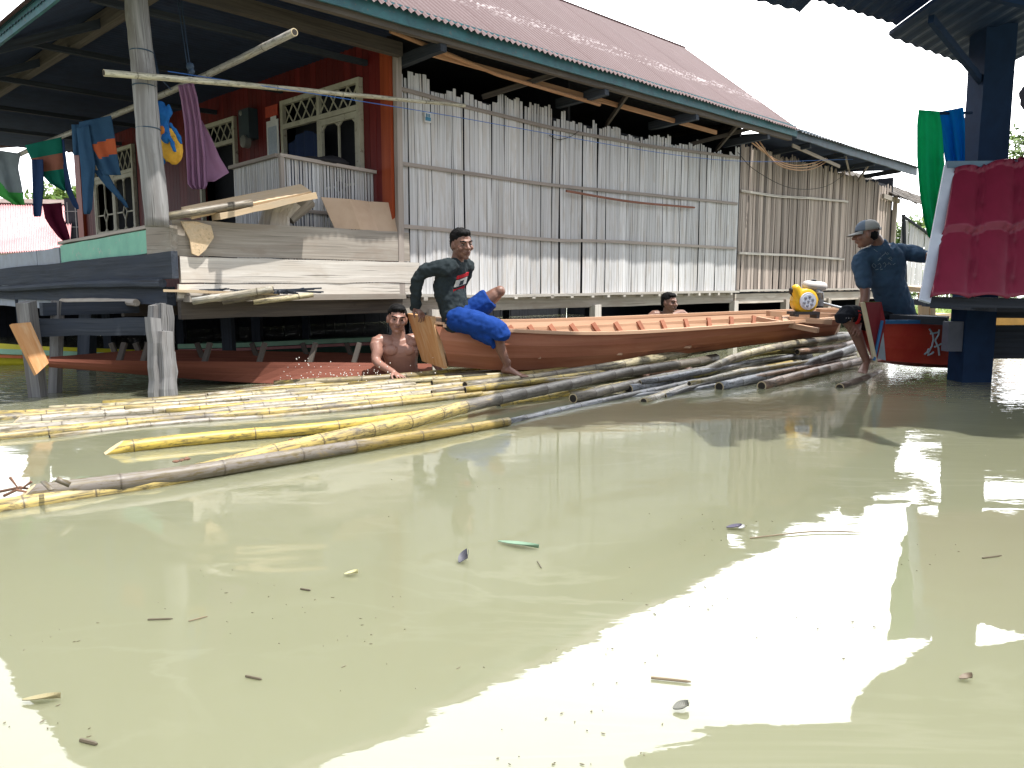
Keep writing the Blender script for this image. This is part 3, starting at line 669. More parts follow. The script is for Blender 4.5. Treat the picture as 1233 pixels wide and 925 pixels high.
b = MB(); b.board((-1.05, .28, 1.985), (-.02, .28, 1.935), .03, .05); b.board((-1.05, .30, 1.985), (-1.05, 1.2, 1.965), .03, .05); b.board((-1.03, .282, 1.52), (-.03, .282, 1.50), .03, .02); b.board((-1.03, .28, .8), (-1.03, .28, 1.97), .035, .035, up=(1, 0, 0)); b.build('rail', W_BATTEN, t)
b = MB(); b.ell((-.55, .33, 1.99), (.28, .10, .035)); b.ell((-.45, .36, 2.0), (.15, .10, .05)); o = b.remesh('folded_sacks', cloth('dark_sack', (.03, .03, .035)), None, .015, 3, (.08, .02)); lobj(o)
tag(o, 'dark folded sacks lying on top of the bamboo screen below the window', 'sacks')
b = MB(); Z0 = 1.35
cp = [(-.68, -.0), (-.44, -.05), (-.20, -.0), (.03, -.045)]
for (a, av), (c, cv) in zip(cp, cp[1:]):
    vs = []
    for u, vv in ((a, av), (c, cv)):
        for dz, dv in ((0, 0), (.28, .10)):
            for th in (0, .006): vs.append((u+(-.07 if dz else 0)*(1 if u < -.5 else .6), vv+dv+th, Z0+dz-(.0 if u < -.5 else .0)))
    b.add(vs, [(0, 4, 6, 2), (1, 3, 7, 5), (0, 2, 3, 1), (4, 5, 7, 6), (2, 6, 7, 3), (0, 1, 5, 4)], None, .5)
o = lobj(b.build('cardboard_sheet', paint('brown_cardboard', (.52, .38, .27), (.45, .32, .22), rough=.9)))
tag(o, 'unfolded brown cardboard with two creases leaning on the parapet beside the corner board', 'cardboard')
# calendar and meter on the red wall
t = thing('wall_calendar', 'white paper calendar with a red top hanging on the red porch wall', 'calendar', HC, HROT)
v0_, v1_ = sw(338, 150)[0], sw(318, 150)[0]
b = MB(); b.box((-.03, 2.20, 2.48), (.008, .26, .42)); b.build('page', WHITE, t)
b = MB(); b.box((-.036, 2.20, 2.46), (.004, .19, .32)); b.build('date_grid', paint('pale_blue_print', (.35, .42, .55), (.5, .55, .62), scale=60), t)
b = MB(); b.box((-.034, 2.20, 2.79), (.01, .27, .12)); b.build('header', paint('red_orange_print', (.55, .07, .03), (.35, .05, .03), scale=30), t)
b = MB(); b.box((-.033, 2.17, 2.71), (.006, .12, .08)); b.build('picture', WHITE, t)
t = thing('electric_meter', 'dark electric meter box with a round dial, left of the calendar on the wall', 'meter', HC, HROT)
b = MB(); b.box((-.07, 2.68, 2.70), (.12, .24, .34)); b.build('case', paint('dark_green_metal', (.03, .05, .06)), t)
b = MB(); b.lathe((-.14, 2.66, 2.50), (-1, 0, 0), [(-.05, .075), (.02, .07), (.04, .03)]); b.ell((-.12, 2.74, 2.83), (.03, .03, .03)); b.build('dial', paint('dull_grey_plastic', (.22, .22, .20)), t)
# planks, stump and short bamboo on the parapet corner
def qboard(name, label, cat, p0, p1, w, th, up, mat, tone=.5, seg=6, jit=.004, group=None):
    b = MB(); b.board(p0, p1, w, th, up=up, seg=seg, jit=jit, tone=tone); o = b.build(name, mat); return tag(o, label, cat, group)
qboard('loose_plank', 'wide pale plank slanting up over the porch parapet, uppermost of the pile', 'plank', L(-2.05, -.05, 1.40), L(-1.02, -.10, 1.66), .17, .03, (.3, 1, .5), W_PLANK, .8, group='planks piled on the parapet corner')
qboard('loose_plank', 'pale plank under the uppermost one, its square end cut short', 'plank', L(-2.0, .05, 1.385), L(-1.25, .0, 1.58), .14, .03, (.2, 1, .3), W_PLANK, .3, group='planks piled on the parapet corner')
qboard('loose_plank', 'thin pale plank at the front of the pile, edge-on before the stump', 'plank', L(-1.85, -.13, 1.375), L(-1.0, -.16, 1.60), .05, .16, (0, 0, 1), W_PLANK, .5, group='planks piled on the parapet corner')
b = MB(); b.tube([L(-1.22, .10, 1.33), L(-1.20, .10, 1.44), L(-1.14, .10, 1.57)], [.13, .12, .17], 12, lump=.25); b.tube([L(-1.1, .08, 1.42), L(-.93, .05, 1.60)], [.07, .10], 9, lump=.2)
tag(b.build('wood_stump', W_GREY, smooth=False), 'pale grey forked stump standing behind the parapet under the planks', 'stump')
b = MB(); P = [(-.15, 1.33), (.0, 1.335), (.13, 1.31), (.155, 1.22), (.07, 1.12), (.0, 1.07), (-.06, 1.09), (-.075, 1.2)]
vs = [L(-1.99+x*.85, -.085-.02*(y-1.2), y) for x, y in P]+[L(-1.99+x*.85, -.10-.02*(y-1.2), y) for x, y in P]; n = len(P)
b.add(vs, [tuple(range(n)), tuple(range(2*n-1, n-1, -1))]+[(i, (i+1) % n, (i+1) % n+n, i+n) for i in range(n)], None, .9)
tag(b.build('plywood_offcut', W_PLANK), 'pale tongue-shaped plywood offcut hanging over the front parapet near the porch post', 'plywood')
YEL = bamboo('yellow_bamboo', (.52, .36, .035), (.60, .46, .12), (.26, .21, .12), .38)
YGR = bamboo('yellow_grey_bamboo', (.46, .33, .07), (.54, .43, .18), (.16, .14, .115), .42)
GRB = bamboo('grey_brown_bamboo', (.13, .11, .095), (.24, .215, .19), (.32, .23, .06), .40)
PAL = bamboo('pale_straw_bamboo', (.40, .345, .20), (.52, .46, .30), (.21, .18, .14), .45)
WHB = bamboo('bleached_wet_bamboo', (.30, .275, .235), (.48, .45, .40), (.38, .29, .11), .45)
BLB = bamboo('shade_blue_bamboo', (.19, .20, .22), (.33, .34, .36), (.08, .075, .07), .48)  # blue-grey of sky-lit shade put into the bamboo colour
BRB = bamboo('red_brown_bamboo', (.24, .13, .08), (.36, .24, .17), (.10, .07, .05), .45)
HOL = paint('hollow_shade', (.03, .025, .02), rough=.9); RIM = paint('cut_bamboo_rim', (.55, .45, .28), (.45, .35, .2))
def pole(label, pts, r, mat, r1=None, nd=.36, group=None, hollow=(1, 1), cut0=0, bias=None, name='bamboo_pole', cat='bamboo pole', fine=1, extra=None):
    P0 = [Vector(p) for p in pts]; P = catmull(P0, 120); cum = [0]
    for a, c in zip(P, P[1:]): cum.append(cum[-1]+(c-a).length)
    T = cum[-1]
    def pos(s):
        s = max(0, min(T, s)); lo = 0
        while lo < len(cum)-2 and cum[lo+1] < s: lo += 1
        k = (s-cum[lo])/max(1e-6, cum[lo+1]-cum[lo]); return P[lo].lerp(P[lo+1], k)
    st = []; s = R.uniform(.1, nd); nodes = []
    while s < T-.03: nodes.append(s); s += nd*R.uniform(.65, 1.25)
    st = [(0, 0, 1)]
    prev = 0
    for q in nodes:
        m_ = max(1, int((q-prev)/.16))
        for k in range(1, m_): st.append((prev+(q-prev)*k/m_, 0, 1))
        st += [(q-.016, 0, 1.0), (q-.006, .15, 1.055), (q, 1, 1.02), (q+.005, .15, 1.07), (q+.016, 0, 1.0)]; prev = q
    st.append(((prev+T)/2, 0, 1)); st.append((T, 0, 1)); st = sorted(st)
    r *= .92; r1 = (r1*.92 if r1 else r)
    b = MB(); b.tube([pos(a)+Vector((0, 0, .004*mnoise.noise(Vector((a*2, r*99, 0))))) for a, _, _ in st], [(r+(r1-r)*a/T)*k for a, _, k in st], 12, rings=[q for _, q, _ in st], cut0=cut0, caps=True, capmi=1)
    for e, h in ((0, hollow[0]), (1, hollow[1])):
        if h and not (e == 0 and cut0):
            p = pos(0 if e == 0 else T); d = (pos(0)-pos(.05) if e == 0 else pos(T)-pos(T-.05)).normalized(); rr = (r if e == 0 else r1)*.78
            b.lathe(p, d, [(-.01, rr), (.0015, rr)], 12, mi=2)  # dark disc stands in for the shade inside the hollow end
    if extra: extra(b)
    o = b.build(name, [mat, RIM, HOL], smooth=True); 
    for p in o.data.polygons:
        if p.material_index: p.use_smooth = False
    if bias:
        ns = len(st); N_ = len(o.data.vertices); v = np.zeros(N_, dtype=np.float32)
        for i_, (a_, _, _) in enumerate(st):
            x = a_/T; 
            for (xa, va), (xb, vb) in zip(bias, bias[1:]):
                if xa <= x <= xb: v[i_*12:(i_+1)*12] = va+(vb-va)*(x-xa)/max(1e-6, xb-xa)
        at_ = o.data.attributes.new('bias', 'FLOAT', 'POINT'); at_.data.foreach_set('value', v)
    return tag(o, label, cat, group)
LU = lambda pts: [L(*p) for p in pts]
pole('short thick bamboo with a hollow cut end on the parapet beside the porch post', LU([(-2.22, -.12, 1.36), (-1.95, -.16, 1.42), (-1.58, -.2, 1.50)]), .034, PAL, nd=.8)
pole('long pale bamboo rod tied across the porch post, reaching the bamboo wall', LU([(-2.66, -.24, 2.30), (-1.4, -.24, 2.415), (-.1, -.22, 2.53), (.73, -.20, 2.605)]), .026, bamboo('cream_rod', (.70, .66, .48), (.76, .73, .60), (.6, .55, .40), .3), r1=.018, nd=.9)
pole('bamboo clothes rod slung along the porch behind the post, carrying the washing', LU([(-1.62, -1.0, 2.63), (-1.66, .4, 2.56), (-1.7, 2.0, 2.52), (-1.7, 4.3, 2.52), (-1.7, 6.0, 2.5)]), .030, bamboo('grey_rod', (.42, .40, .38), (.55, .53, .50), (.5, .45, .35), .3), nd=.7)
pole('pale pipe-like bamboo sticking out lowest from under the parapet, longest of three', [at(232, 363, 6.15), at(280, 356, 6.2), at(329, 348, 6.25)], .030, bamboo('white_pipe', (.50, .50, .47), (.60, .60, .57), (.4, .36, .28), .4), nd=.6, group='bamboo ends under the parapet')
pole('bamboo end under the parapet, middle of three and half hidden by the longest', [at(268, 364, 6.3), at(300, 359, 6.35), at(336, 352, 6.4)], .024, PAL, nd=.6, group='bamboo ends under the parapet')
pole('bamboo end with the dark hollow under the parapet, rightmost of three', [at(305, 364, 6.5), at(340, 360, 6.6), at(377, 355, 6.7)], .024, PAL, nd=.6, group='bamboo ends under the parapet')
b = MB()
for k in range(26):
    x = R.uniform(235, 350); b.board(at(x, 351+R.uniform(-2, 3), 6.3), at(x+R.uniform(15, 50), 350+R.uniform(-3, 4), 6.45), .012, .02, up=(0, 0, 1))
tag(b.build('bark_strips', W_DARK), 'dark strips of bark tucked along the bottom of the white parapet boards', 'bark')
b = MB(); b.board(at(198, 350, 6.2), at(335, 354, 6.4), .02, .10, seg=8, jit=.003, tone=.8); tag(b.build('thin_lath', W_PLANK), 'thin lath lying under the parapet boards below the porch post', 'lath')

# ---- washing
def drape(b, rows, Y, nx=26, ny=34, amp=.03, nf=5, th=.004, colfn=None, dY=0, seed=0):
    """hanging cloth given by its left and right edge; rows = [(py, pxl, pxr)]"""
    ys = [r[0] for r in rows]; vs, fs, mi = [], [], []; o = len(b.v)
    for side in (0, 1):
        for j in range(ny+1):
            y = ys[0]+(ys[-1]-ys[0])*j/ny; k = 0
            while k < len(rows)-2 and rows[k+1][0] < y: k += 1
            q = (y-rows[k][0])/max(1e-6, rows[k+1][0]-rows[k][0]); l = rows[k][1]+(rows[k+1][1]-rows[k][1])*q; r_ = rows[k][2]+(rows[k+1][2]-rows[k][2])*q
            for i in range(nx+1):
                s = i/nx; px = l+(r_-l)*s
                d = amp*math.sin(s*nf*math.pi+seed+.6*math.sin(j*.12+seed))*(.45+.55*j/ny)+.5*amp*mnoise.noise(Vector((s*4+seed, j*.15, seed)))
                edge = math.sin(math.pi*min(1, max(0, s)))**.5
                py = y+(rows[0][3] if len(rows[0]) > 3 else 0)*(s-.5)*(1-j/ny)
                vs.append(at(px, py, Y+dY*(s-.5)+d+(th+.02*edge if side else 0)))
    W = nx+1; S = W*(ny+1)
    for j in range(ny):
        for i in range(nx):
            a = j*W+i; c = colfn(i/nx, (j+.5)/ny) if colfn else 0
            fs.append((a, a+1, a+W+1, a+W)); mi.append(c); a += S; fs.append((a, a+W, a+W+1, a+1)); mi.append(c)
    for j in range(ny):
        for i in (0, nx):
            a = j*W+i; fs.append((a, a+W, a+W+S, a+S)); mi.append(colfn(i/nx, (j+.5)/ny) if colfn else 0)
    for i in range(nx):
        for j in (0, ny):
            a = j*W+i; fs.append((a, a+1, a+1+S, a+S)); mi.append(colfn(i/nx, 0 if j == 0 else .99) if colfn else 0)
    b.add(vs, fs, None, .5, None, mi)
C_BLUE = cloth('blue_grey_cloth', (.07, .17, .32), trans=.45); C_ORA = cloth('orange_cloth', (.52, .12, .05)); C_NAVY = cloth('navy_cloth', (.02, .045, .12))
C_GRN = cloth('sea_green_cloth', (.02, .26, .19), trans=.45); C_SAL = cloth('salmon_cloth', (.48, .20, .14), trans=.45); C_LILAC = cloth('lilac_cloth', (.50, .30, .46), (.42, .23, .38), trans=.45)
C_GREY = cloth('pale_grey_cloth', (.36, .42, .46), trans=.45); C_LIME = cloth('bright_green_cloth', (.10, .50, .12), trans=.45); C_MAR = cloth('maroon_cloth', (.16, .015, .05), trans=.45)
C_YEL = cloth('yellow_cloth', (.75, .42, .06)); C_BB = cloth('bright_blue_cloth', (.02, .14, .42)); C_EMER = cloth('emerald_cloth', (.01, .50, .22), (.01, .40, .18), trans=.45); C_AZ = cloth('azure_cloth', (.0, .22, .60), (.0, .17, .48), trans=.45)
wg = 'washing hung on the porch'
b = MB(); drape(b, [(143, 95, 134, -8), (160, 97, 137), (178, 99, 140), (198, 115, 143), (211, 122, 146)], 7.3, amp=.02, nf=3, colfn=lambda s, t: 1 if .42 < t+.10*(s-.5) < .68 and s > .3-.0 else 0, seed=1)
drape(b, [(152, 92, 107, -4), (200, 97, 115), (252, 100, 111), (258, 101, 108)], 7.26, nx=12, amp=.015, nf=2, seed=2)
drape(b, [(150, 86, 96), (186, 88, 98), (187, 89, 98)], 7.45, nx=8, amp=.012, nf=2, seed=3)
drape(b, [(205, 112, 128), (225, 128, 139), (243, 146, 152), (250, 151, 155)], 7.32, nx=8, amp=.01, nf=2, seed=6)
tag(b.build('hanging_shirt', [C_BLUE, C_ORA], smooth=True), 'blue-grey long-sleeved shirt with an orange chest band, hung nearest the porch post', 'shirt', wg)
b = MB(); drape(b, [(170, 30, 74, -10), (190, 38, 76), (208, 50, 78), (220, 60, 79), (230, 76, 80)], 8.1, amp=.02, nf=3, colfn=lambda s, t: 1 if .30 < t < .60 else 0, seed=4)
drape(b, [(192, 38, 52), (225, 39, 53), (258, 40, 50), (261, 41, 49)], 8.05, nx=10, amp=.015, nf=2, seed=5, colfn=lambda s, t: 2)
drape(b, [(168, 73, 77), (200, 76, 81), (230, 79, 87), (248, 88, 95), (252, 92, 95)], 8.1, nx=6, amp=.01, nf=1, seed=7, colfn=lambda s, t: 2)
tag(b.build('hanging_shirt', [C_GRN, C_SAL, C_NAVY], smooth=True), 'green shirt with a salmon chest band and navy sleeves on the porch line', 'shirt', wg)
b = MB(); drape(b, [(182, -14, 25, 6), (200, -12, 22), (220, -10, 26), (235, -4, 28), (247, 18, 30)], 8.9, amp=.03, nf=3, colfn=lambda s, t: 1 if t > .35+.9*s and s < .75 or (t > .75) else 0, seed=8)
tag(b.build('hanging_shirt', [C_GREY, C_LIME], smooth=True), 'pale grey and bright green shirt cut by the left edge of the photo', 'shirt', wg)
b = MB(); drape(b, [(245, 51, 74, -2), (262, 54, 76), (272, 60, 80), (285, 70, 84), (294, 80, 85)], 9.2, amp=.02, nf=3, seed=9)
tag(b.build('hanging_cloth', C_MAR, smooth=True), 'maroon cloth hanging low in front of the pink roof', 'cloth', wg)
b = MB(); drape(b, [(101, 214, 233, -4), (120, 218, 238), (150, 222, 243), (185, 224, 248), (222, 226, 250), (228, 232, 247)], 6.75, amp=.03, nf=7, ny=40, seed=10)
drape(b, [(145, 238, 243), (165, 240, 254), (190, 242, 265), (208, 244, 276), (219, 246, 258)], 6.78, nx=16, amp=.015, nf=2, seed=11)
tag(b.build('hanging_cloth', C_LILAC, smooth=True), 'lilac cloth hanging in long folds from the porch rods', 'cloth', wg)
# bag
t = thing('tied_bag', 'yellow and blue cloth bag tied to the right side of the porch post', 'bag')
cb = at(207, 176, 6.3)
b = MB(); b.ell(cb+Vector((0, 0, -.02)), (.085, .07, .115)); b.ell(cb+Vector((-.03, 0, .07)), (.05, .05, .07)); b.remesh('bag_body', C_YEL, t, .01, 3, (.05, .035))
b = MB(); b.loft([at(200, 167, 6.22), at(198, 150, 6.25), at(196, 138, 6.25), at(192, 130, 6.27)], [.035, .032, .055, .05], (1, 0, 0)); b.loft([at(197, 150, 6.24), at(203, 135, 6.25), at(203, 127, 6.25)], [.025, .03, .012], (1, 0, 0))
b.loft([at(205, 150, 6.2), at(213, 160, 6.2), at(218, 172, 6.22)], [.014, .016, .012], (1, 0, 0)); b.loft([at(201, 160, 6.2), at(207, 172, 6.2), at(211, 182, 6.2)], [.012, .018, .014], (1, 0, 0)); b.ell(at(192, 193, 6.28), (.04, .04, .06))
b.remesh('blue_wrapping', C_BB, t, .008, 3, (.04, .02))
b = MB(); b.ell(at(195, 157, 6.2), (.022, .02, .035)); b.ell(at(188, 140, 6.22), (.02, .02, .04)); b.remesh('orange_patch', cloth('deep_orange_cloth', (.6, .2, .04)), t, .008, 2)
b = MB(); 
for a, c in (((176, 40), (191, 92)), ((180, 44), (192, 92)), ((214, 0), (228, 96)), ((218, 0), (231, 96)), ((191, 92), (206, 108))): b.tube([at(*a, 6.5), at(*c, 6.32)], .004, 5)
b.ell(at(229, 80, 6.3), (.03, .02, .03)); b.ell(at(231, 86, 6.3), (.022, .02, .025)); tag(b.build('knotted_rope', paint('dark_blue_cord', (.04, .07, .12))), 'thin dark knotted ropes tying the pale rods up to the porch roof', 'rope')

# ------------------------------------------------------------------ boats
def poly(P, n): return catmull(P, n)
def hull(G1, K1, K2, G2, n=40, bulge=.05, th=.028):
    G1, K1, K2, G2 = (poly(x, n) for x in (G1, K1, K2, G2)); rows = []
    for i in range(n+1):
        a, k, l, g = G1[i], K1[i], K2[i], G2[i]; c = (a+k+l+g)/4
        o1 = ((a+k)/2-c); o1.z = 0; o1.normalize(); o2 = ((g+l)/2-c); o2.z = 0; o2.normalize()
        out = [a, a.lerp(k, .33)+o1*bulge*.9, a.lerp(k, .66)+o1*bulge, k, k.lerp(l, .5)-Vector((0, 0, .02)), l, g.lerp(l, .66)+o2*bulge, g.lerp(l, .33)+o2*bulge*.9, g]
        inn = []
        for p in out:
            d = (c-p); d.z = 0; d = d.normalized() if d.length > 1e-4 else Vector((0, 0, 0)); q = p+d*th
            inn.append(q)
        for kk in (3, 4, 5): inn[kk] = inn[kk]+Vector((0, 0, th))
        rows.append((out, inn))
    return rows
def hull_mesh(rows, inner=False):
    b = MB(); vs, fs, gs = [], [], []; m = len(rows[0][0]); s = 0
    for i, (o_, n_) in enumerate(rows):
        if i: s += (rows[i][0][0]-rows[i-1][0][0]).length
        loop = list(n_)+[p.lerp(q, .12) for p, q in zip(reversed(n_), reversed(o_))] if inner else list(o_)+[p.lerp(q, .10) for p, q in zip(reversed(o_), reversed(n_))]
        for k, p in enumerate(loop): vs.append(p); gs.append((s, k*.11, 0))
    M = 2*m
    for i in range(len(rows)-1):
        for k in range(M): fs.append((i*M+k, i*M+(k+1) % M, (i+1)*M+(k+1) % M, (i+1)*M+k))
    for k in range(m-1):
        for base in (0, (len(rows)-1)*M): fs.append((base+k, base+k+1, base+M-2-k, base+M-1-k))
    b.add(vs, fs, gs, .6); return b
def slab(b, quad, th, tone=.5, n=None):
    q = [Vector(p) for p in quad]; nn = (q[1]-q[0]).cross(q[3]-q[0]).normalized()*th
    vs = q+[p+nn for p in q]; ln = (q[3]-q[0]).length; w_ = (q[1]-q[0]).length
    g = [(0, 0, 0), (0, w_, 0), (ln, w_, 0), (ln, 0, 0)]
    b.add(vs, [(0, 1, 2, 3), (7, 6, 5, 4), (0, 4, 5, 1), (1, 5, 6, 2), (2, 6, 7, 3), (3, 7, 4, 0)], g+g, tone)
def strip(b, P, w, t, tone=.6):
    for a, c in zip(P, P[1:]): pass
    vs, fs, gs = [], [], []; s = 0
    for i, p in enumerate(P):
        d = (P[min(i+1, len(P)-1)]-P[max(i-1, 0)]).normalized(); x = Vector((0, 0, 1)).cross(d).normalized(); z = d.cross(x)
        if i: s += (p-P[i-1]).length
        for sx, sz in ((-1, -1), (1, -1), (1, 1), (-1, 1)): vs.append(p+x*sx*w/2+z*sz*t/2); gs.append((s, sx*w/2, sz*t/2))
    for i in range(len(P)-1):
        for k in range(4): fs.append((i*4+k, i*4+(k+1) % 4, i*4+4+(k+1) % 4, i*4+4+k))
    n = len(vs)-4; fs += [(3, 2, 1, 0), (n, n+1, n+2, n+3)]; b.add(vs, fs, gs, tone)
A3 = lambda L_: [at(*p) for p in L_]
# main boat
G1 = A3([(524, 393, 6.85), (620, 400, 6.90), (740, 402.5, 7.15), (900, 393, 7.9), (1014, 384, 8.6)])
K1 = A3([(540, 441, 6.95), (620, 446, 7.02), (740, 438, 7.32), (840, 424, 7.8), (1004, 404, 8.7)])
K2 = A3([(538, 437, 7.12), (640, 440, 7.40), (760, 430, 7.85), (880, 414, 8.5), (1010, 400, 9.1)])
G2 = A3([(505, 386, 7.12), (612, 388, 7.55), (740, 384, 8.05), (880, 378, 8.75), (1014, 373, 9.3)])
rows = hull(G1, K1, K2, G2)
bt = thing('wooden_boat', 'long unpainted reddish wooden boat resting on the bamboo raft, a man sitting on its bow', 'boat', at(740, 437, 7.6))
def under(o, t): o.parent = t; o.matrix_parent_inverse = Matrix.Translation(t.location).inverted(); return o
under(hull_mesh(rows).build('hull', W_BOAT), bt)
under(hull_mesh(rows, True).build('inner_planking', W_BOATL, smooth=False), bt)
g1 = poly(G1, 40); g2 = poly(G2, 40); k1 = poly(K1, 40); k2 = poly(K2, 40)
for g in (g1, g2):
    b = MB(); strip(b, [p+Vector((0, 0, .012)) for p in g[1:]], .055, .028, .9); under(b.build('gunwale', W_BOATL), bt)
nd_ = (g2[20]-g1[20]); nd_.z = 0; nd_.normalize()
b = MB(); strip(b, [p-nd_*.05-Vector((0, 0, .07)) for p in g2[2:-2]], .02, .04, .8); under(b.build('stringer', W_BOATL), bt)
for i in range(4, 39, 2):
    b = MB(); o_, n_ = rows[i]
    for k in range(5, 8): b.board(n_[k]-nd_*.02, n_[k+1]-nd_*.02-(Vector((0, 0, .035)) if k == 7 else Vector((0, 0, 0))), .045, .035, up=g1[20]-g1[19], tone=.3)
    under(b.build('rib', W_BOAT), bt); b = MB()
    for k in range(0, 3): b.board(n_[k]+nd_*.02-(Vector((0, 0, .03)) if k == 0 else Vector((0, 0, 0))), n_[k+1]+nd_*.02, .045, .035, up=g1[20]-g1[19], tone=.3)
    under(b.build('rib', W_BOAT), bt)
b = MB(); slab(b, A3([(494, 377, 7.12), (524, 381, 6.86), (539, 443, 6.90), (512, 434, 7.08)]), -.035); under(b.build('bow_board', W_BOW), bt)
b = MB(); slab(b, [g1[0]+Vector((.0, 0, .02)), g1[3]+Vector((0, 0, .015)), g2[3]+Vector((0, 0, .015)), g2[0]+Vector((0, 0, .02))], .02); under(b.build('bow_deck', W_BOATL), bt)
b = MB(); slab(b, [g1[-1], g2[-1], k2[-1], k1[-1]], .03); under(b.build('transom', W_BOATL), bt)
b = MB(); b.board(at(912, 384, 8.5), at(985, 398, 8.05), .05, .06, tone=.5); under(b.build('engine_bearer', W_BOATL), bt)
for p, q in (((925, 378, 8.7), (1010, 381, 8.75)), ((985, 375, 8.9), (1022, 378, 8.9)), ((950, 384, 8.35), (1000, 388, 8.3)), ((948, 380, 8.8), (950, 391, 8.2))):
    b = MB(); b.board(at(*p), at(*q), .055, .12, up=(0, 0, 1), seg=3, jit=.004); under(b.build('cross_plank', W_BOATL if R.random() < .5 else W_BOAT), bt)
for i in (12, 20, 27):
    b = MB(); b.board(rows[i][1][2], rows[i][1][6], .02, .14, tone=.5); under(b.build('thwart', W_BOATL), bt)
# engine
E0 = at(967, 378, 8.45)
en = thing('boat_engine', 'small yellow engine with a pale round fan cover near the stern of the wooden boat', 'engine', E0)
ex = Vector((1, .15, 0)).normalized(); ey = Vector((-.15, 1, 0)); ez = Vector((0, 0, 1))
def EP(x, y, z): return E0+ex*x+ey*y+ez*z
EY = paint('yellow_enamel', (.75, .47, .02), (.68, .40, .02), rough=.35); EG = paint('grey_metal', (.35, .36, .38), rough=.4, metal=.6); EB = paint('black_metal', (.03, .03, .035), rough=.5); EW = paint('dusty_white_plastic', (.62, .58, .55), (.5, .46, .43)); EL = paint('pale_fan_cover', (.58, .62, .72), (.45, .48, .56), rough=.4)
b = MB(); b.lathe(EP(0, -.02, .135), -ey, [(-.10, .12), (.0, .135), (.045, .13), (.06, .10)], 24); b.loft([EP(-.07, -.03, .17), EP(-.11, -.03, .26)], [.06, .05], ex); b.loft([EP(.06, .0, .12), EP(.125, .0, .15)], [(.05, .09), (.03, .07)], ez); b.remesh('shroud', EY, None, .008, 3); under(COL.objects['shroud'], en)
b = MB(); b.lathe(EP(0, -.085, .135), -ey, [(0, .092), (.012, .088), (.014, .07), (.016, .068)], 24); o = under(b.build('fan_cover', EL), en)
b = MB()
for k in range(6): a = k*math.pi/3+.3; b.ell(EP(.048*math.cos(a), -.103, .135+.048*math.sin(a)), (.017, .004, .017), seg=8)
b.ell(EP(0, -.104, .135), (.014, .005, .014), seg=8); q = b.build('vents', paint('grey_blue_vent', (.25, .28, .36)), None); under(q, en)
b = MB(); b.loft([EP(.03, 0, .30), EP(.20, .0, .285)], [(.05, .07), (.05, .065)], ez, seg=16); under(b.remesh('fuel_tank', EW, None, .008, 3), en)
b = MB(); b.lathe(EP(.1, 0, .33), ez, [(0, .03), (.025, .03), (.03, .02)]); under(b.build('tank_cap', EB), en)
b = MB(); b.box(EP(.10, .03, .21), (.16, .14, .08)); b.box(EP(.17, .02, .14), (.08, .12, .12)); b.tube([EP(.1, -.02, .23), EP(.16, -.08, .22), EP(.18, -.06, .16)], .014, 8); b.ell(EP(.13, -.03, .24), (.03, .03, .03)); under(b.build('cylinder_block', EG), en)
b = MB(); b.ell(EP(-.15, -.02, .25), (.03, .03, .03)); b.tube([EP(-.17, 0, .24), EP(-.12, 0, .19)], .014, 8); under(b.build('throttle_lever', EB), en); b = MB(); b.box(EP(.0, .0, .01), (.28, .2, .03)); b.box(EP(-.11, -.02, -.03), (.03, .2, .06)); b.box(EP(.12, -.02, -.03), (.03, .2, .06)); under(b.build('mount', EB), en)
b = MB(); b.tube([EP(.14, .0, .13), EP(.42, .12, .075), EP(.9, .4, .0)], .014, 8); under(b.build('drive_shaft', EG, smooth=True), en)

# second boat, under the porch
bt2 = thing('wooden_boat', 'low reddish-brown plank boat floating under the porch between the stilts', 'boat', at(250, 450, 6.9))
G1 = A3([(56, 432, 5.84), (200, 435, 6.5), (400, 436.5, 7.1), (520, 438, 7.5)]); K1 = A3([(58, 440, 5.86), (200, 454, 6.6), (330, 462, 6.85), (520, 462, 6.9)])
K1[2].z = .0; K1[3].z = -.03
K2 = [p+Vector((-.25, .45, 0)) for p in K1]; G2 = [p+Vector((-.4, .75, .03)) for p in G1]; K2[0] = K1[0]+Vector((-.04, .1, 0)); G2[0] = G1[0]+Vector((-.06, .15, 0))
rows = hull(G1, K1, K2, G2, 24, .015, .02); under(hull_mesh(rows).build('hull', W_BOAT2), bt2)
b = MB(); slab(b, A3([(14, 390, 5.72), (37, 388, 5.85), (59, 437, 5.82), (44, 451, 5.72)]), .03); under(b.build('bow_board', W_BOW), bt2)
for px in (143, 172, 246, 312, 373, 426):
    for s in (0, 1):
        Yb = 6.35+(px-143)*.0032; b = MB(); dd = 7 if s == 0 else -9
        b.board(at(px, 437, Yb+.05+s*.7), at(px+dd, 413, Yb+.12+s*.6), .042, .03, up=(1, 0, 0), tone=.5); under(b.build('rib', W_BROWN), bt2)
# painted boat on the right
RED = paint('red_boat_paint', (.42, .03, .02), (.50, .06, .03), rough=.5); BORD = paint('dark_red_boat_paint', (.22, .012, .02), (.18, .01, .015)); GRN = paint('green_boat_paint', (.08, .30, .03)); BLU = paint('blue_boat_paint', (.03, .15, .35)); SKYW = paint('pale_blue_white_paint', (.45, .55, .62)); CRM = paint('cream_edge', (.60, .52, .36))
bt3 = thing('painted_boat', 'red boat with blue rim and green-topped prow board, moored beside the tiled panel', 'boat', at(1100, 430, 7.6))
G1 = A3([(1059, 389, 7.25), (1116, 389, 7.40), (1150, 390, 7.5), (1195, 391, 7.6)]); K1 = A3([(1062, 434, 7.3), (1116, 438, 7.45), (1150, 440, 7.55), (1190, 441, 7.65)])
K2 = [p+Vector((-.1, .45, -.05)) for p in K1]; G2 = [p+Vector((-.12, .85, .02)) for p in G1]; G2[0] = G1[0]+Vector((-.05, .3, 0)); K2[0] = K1[0]+Vector((-.03, .15, 0))
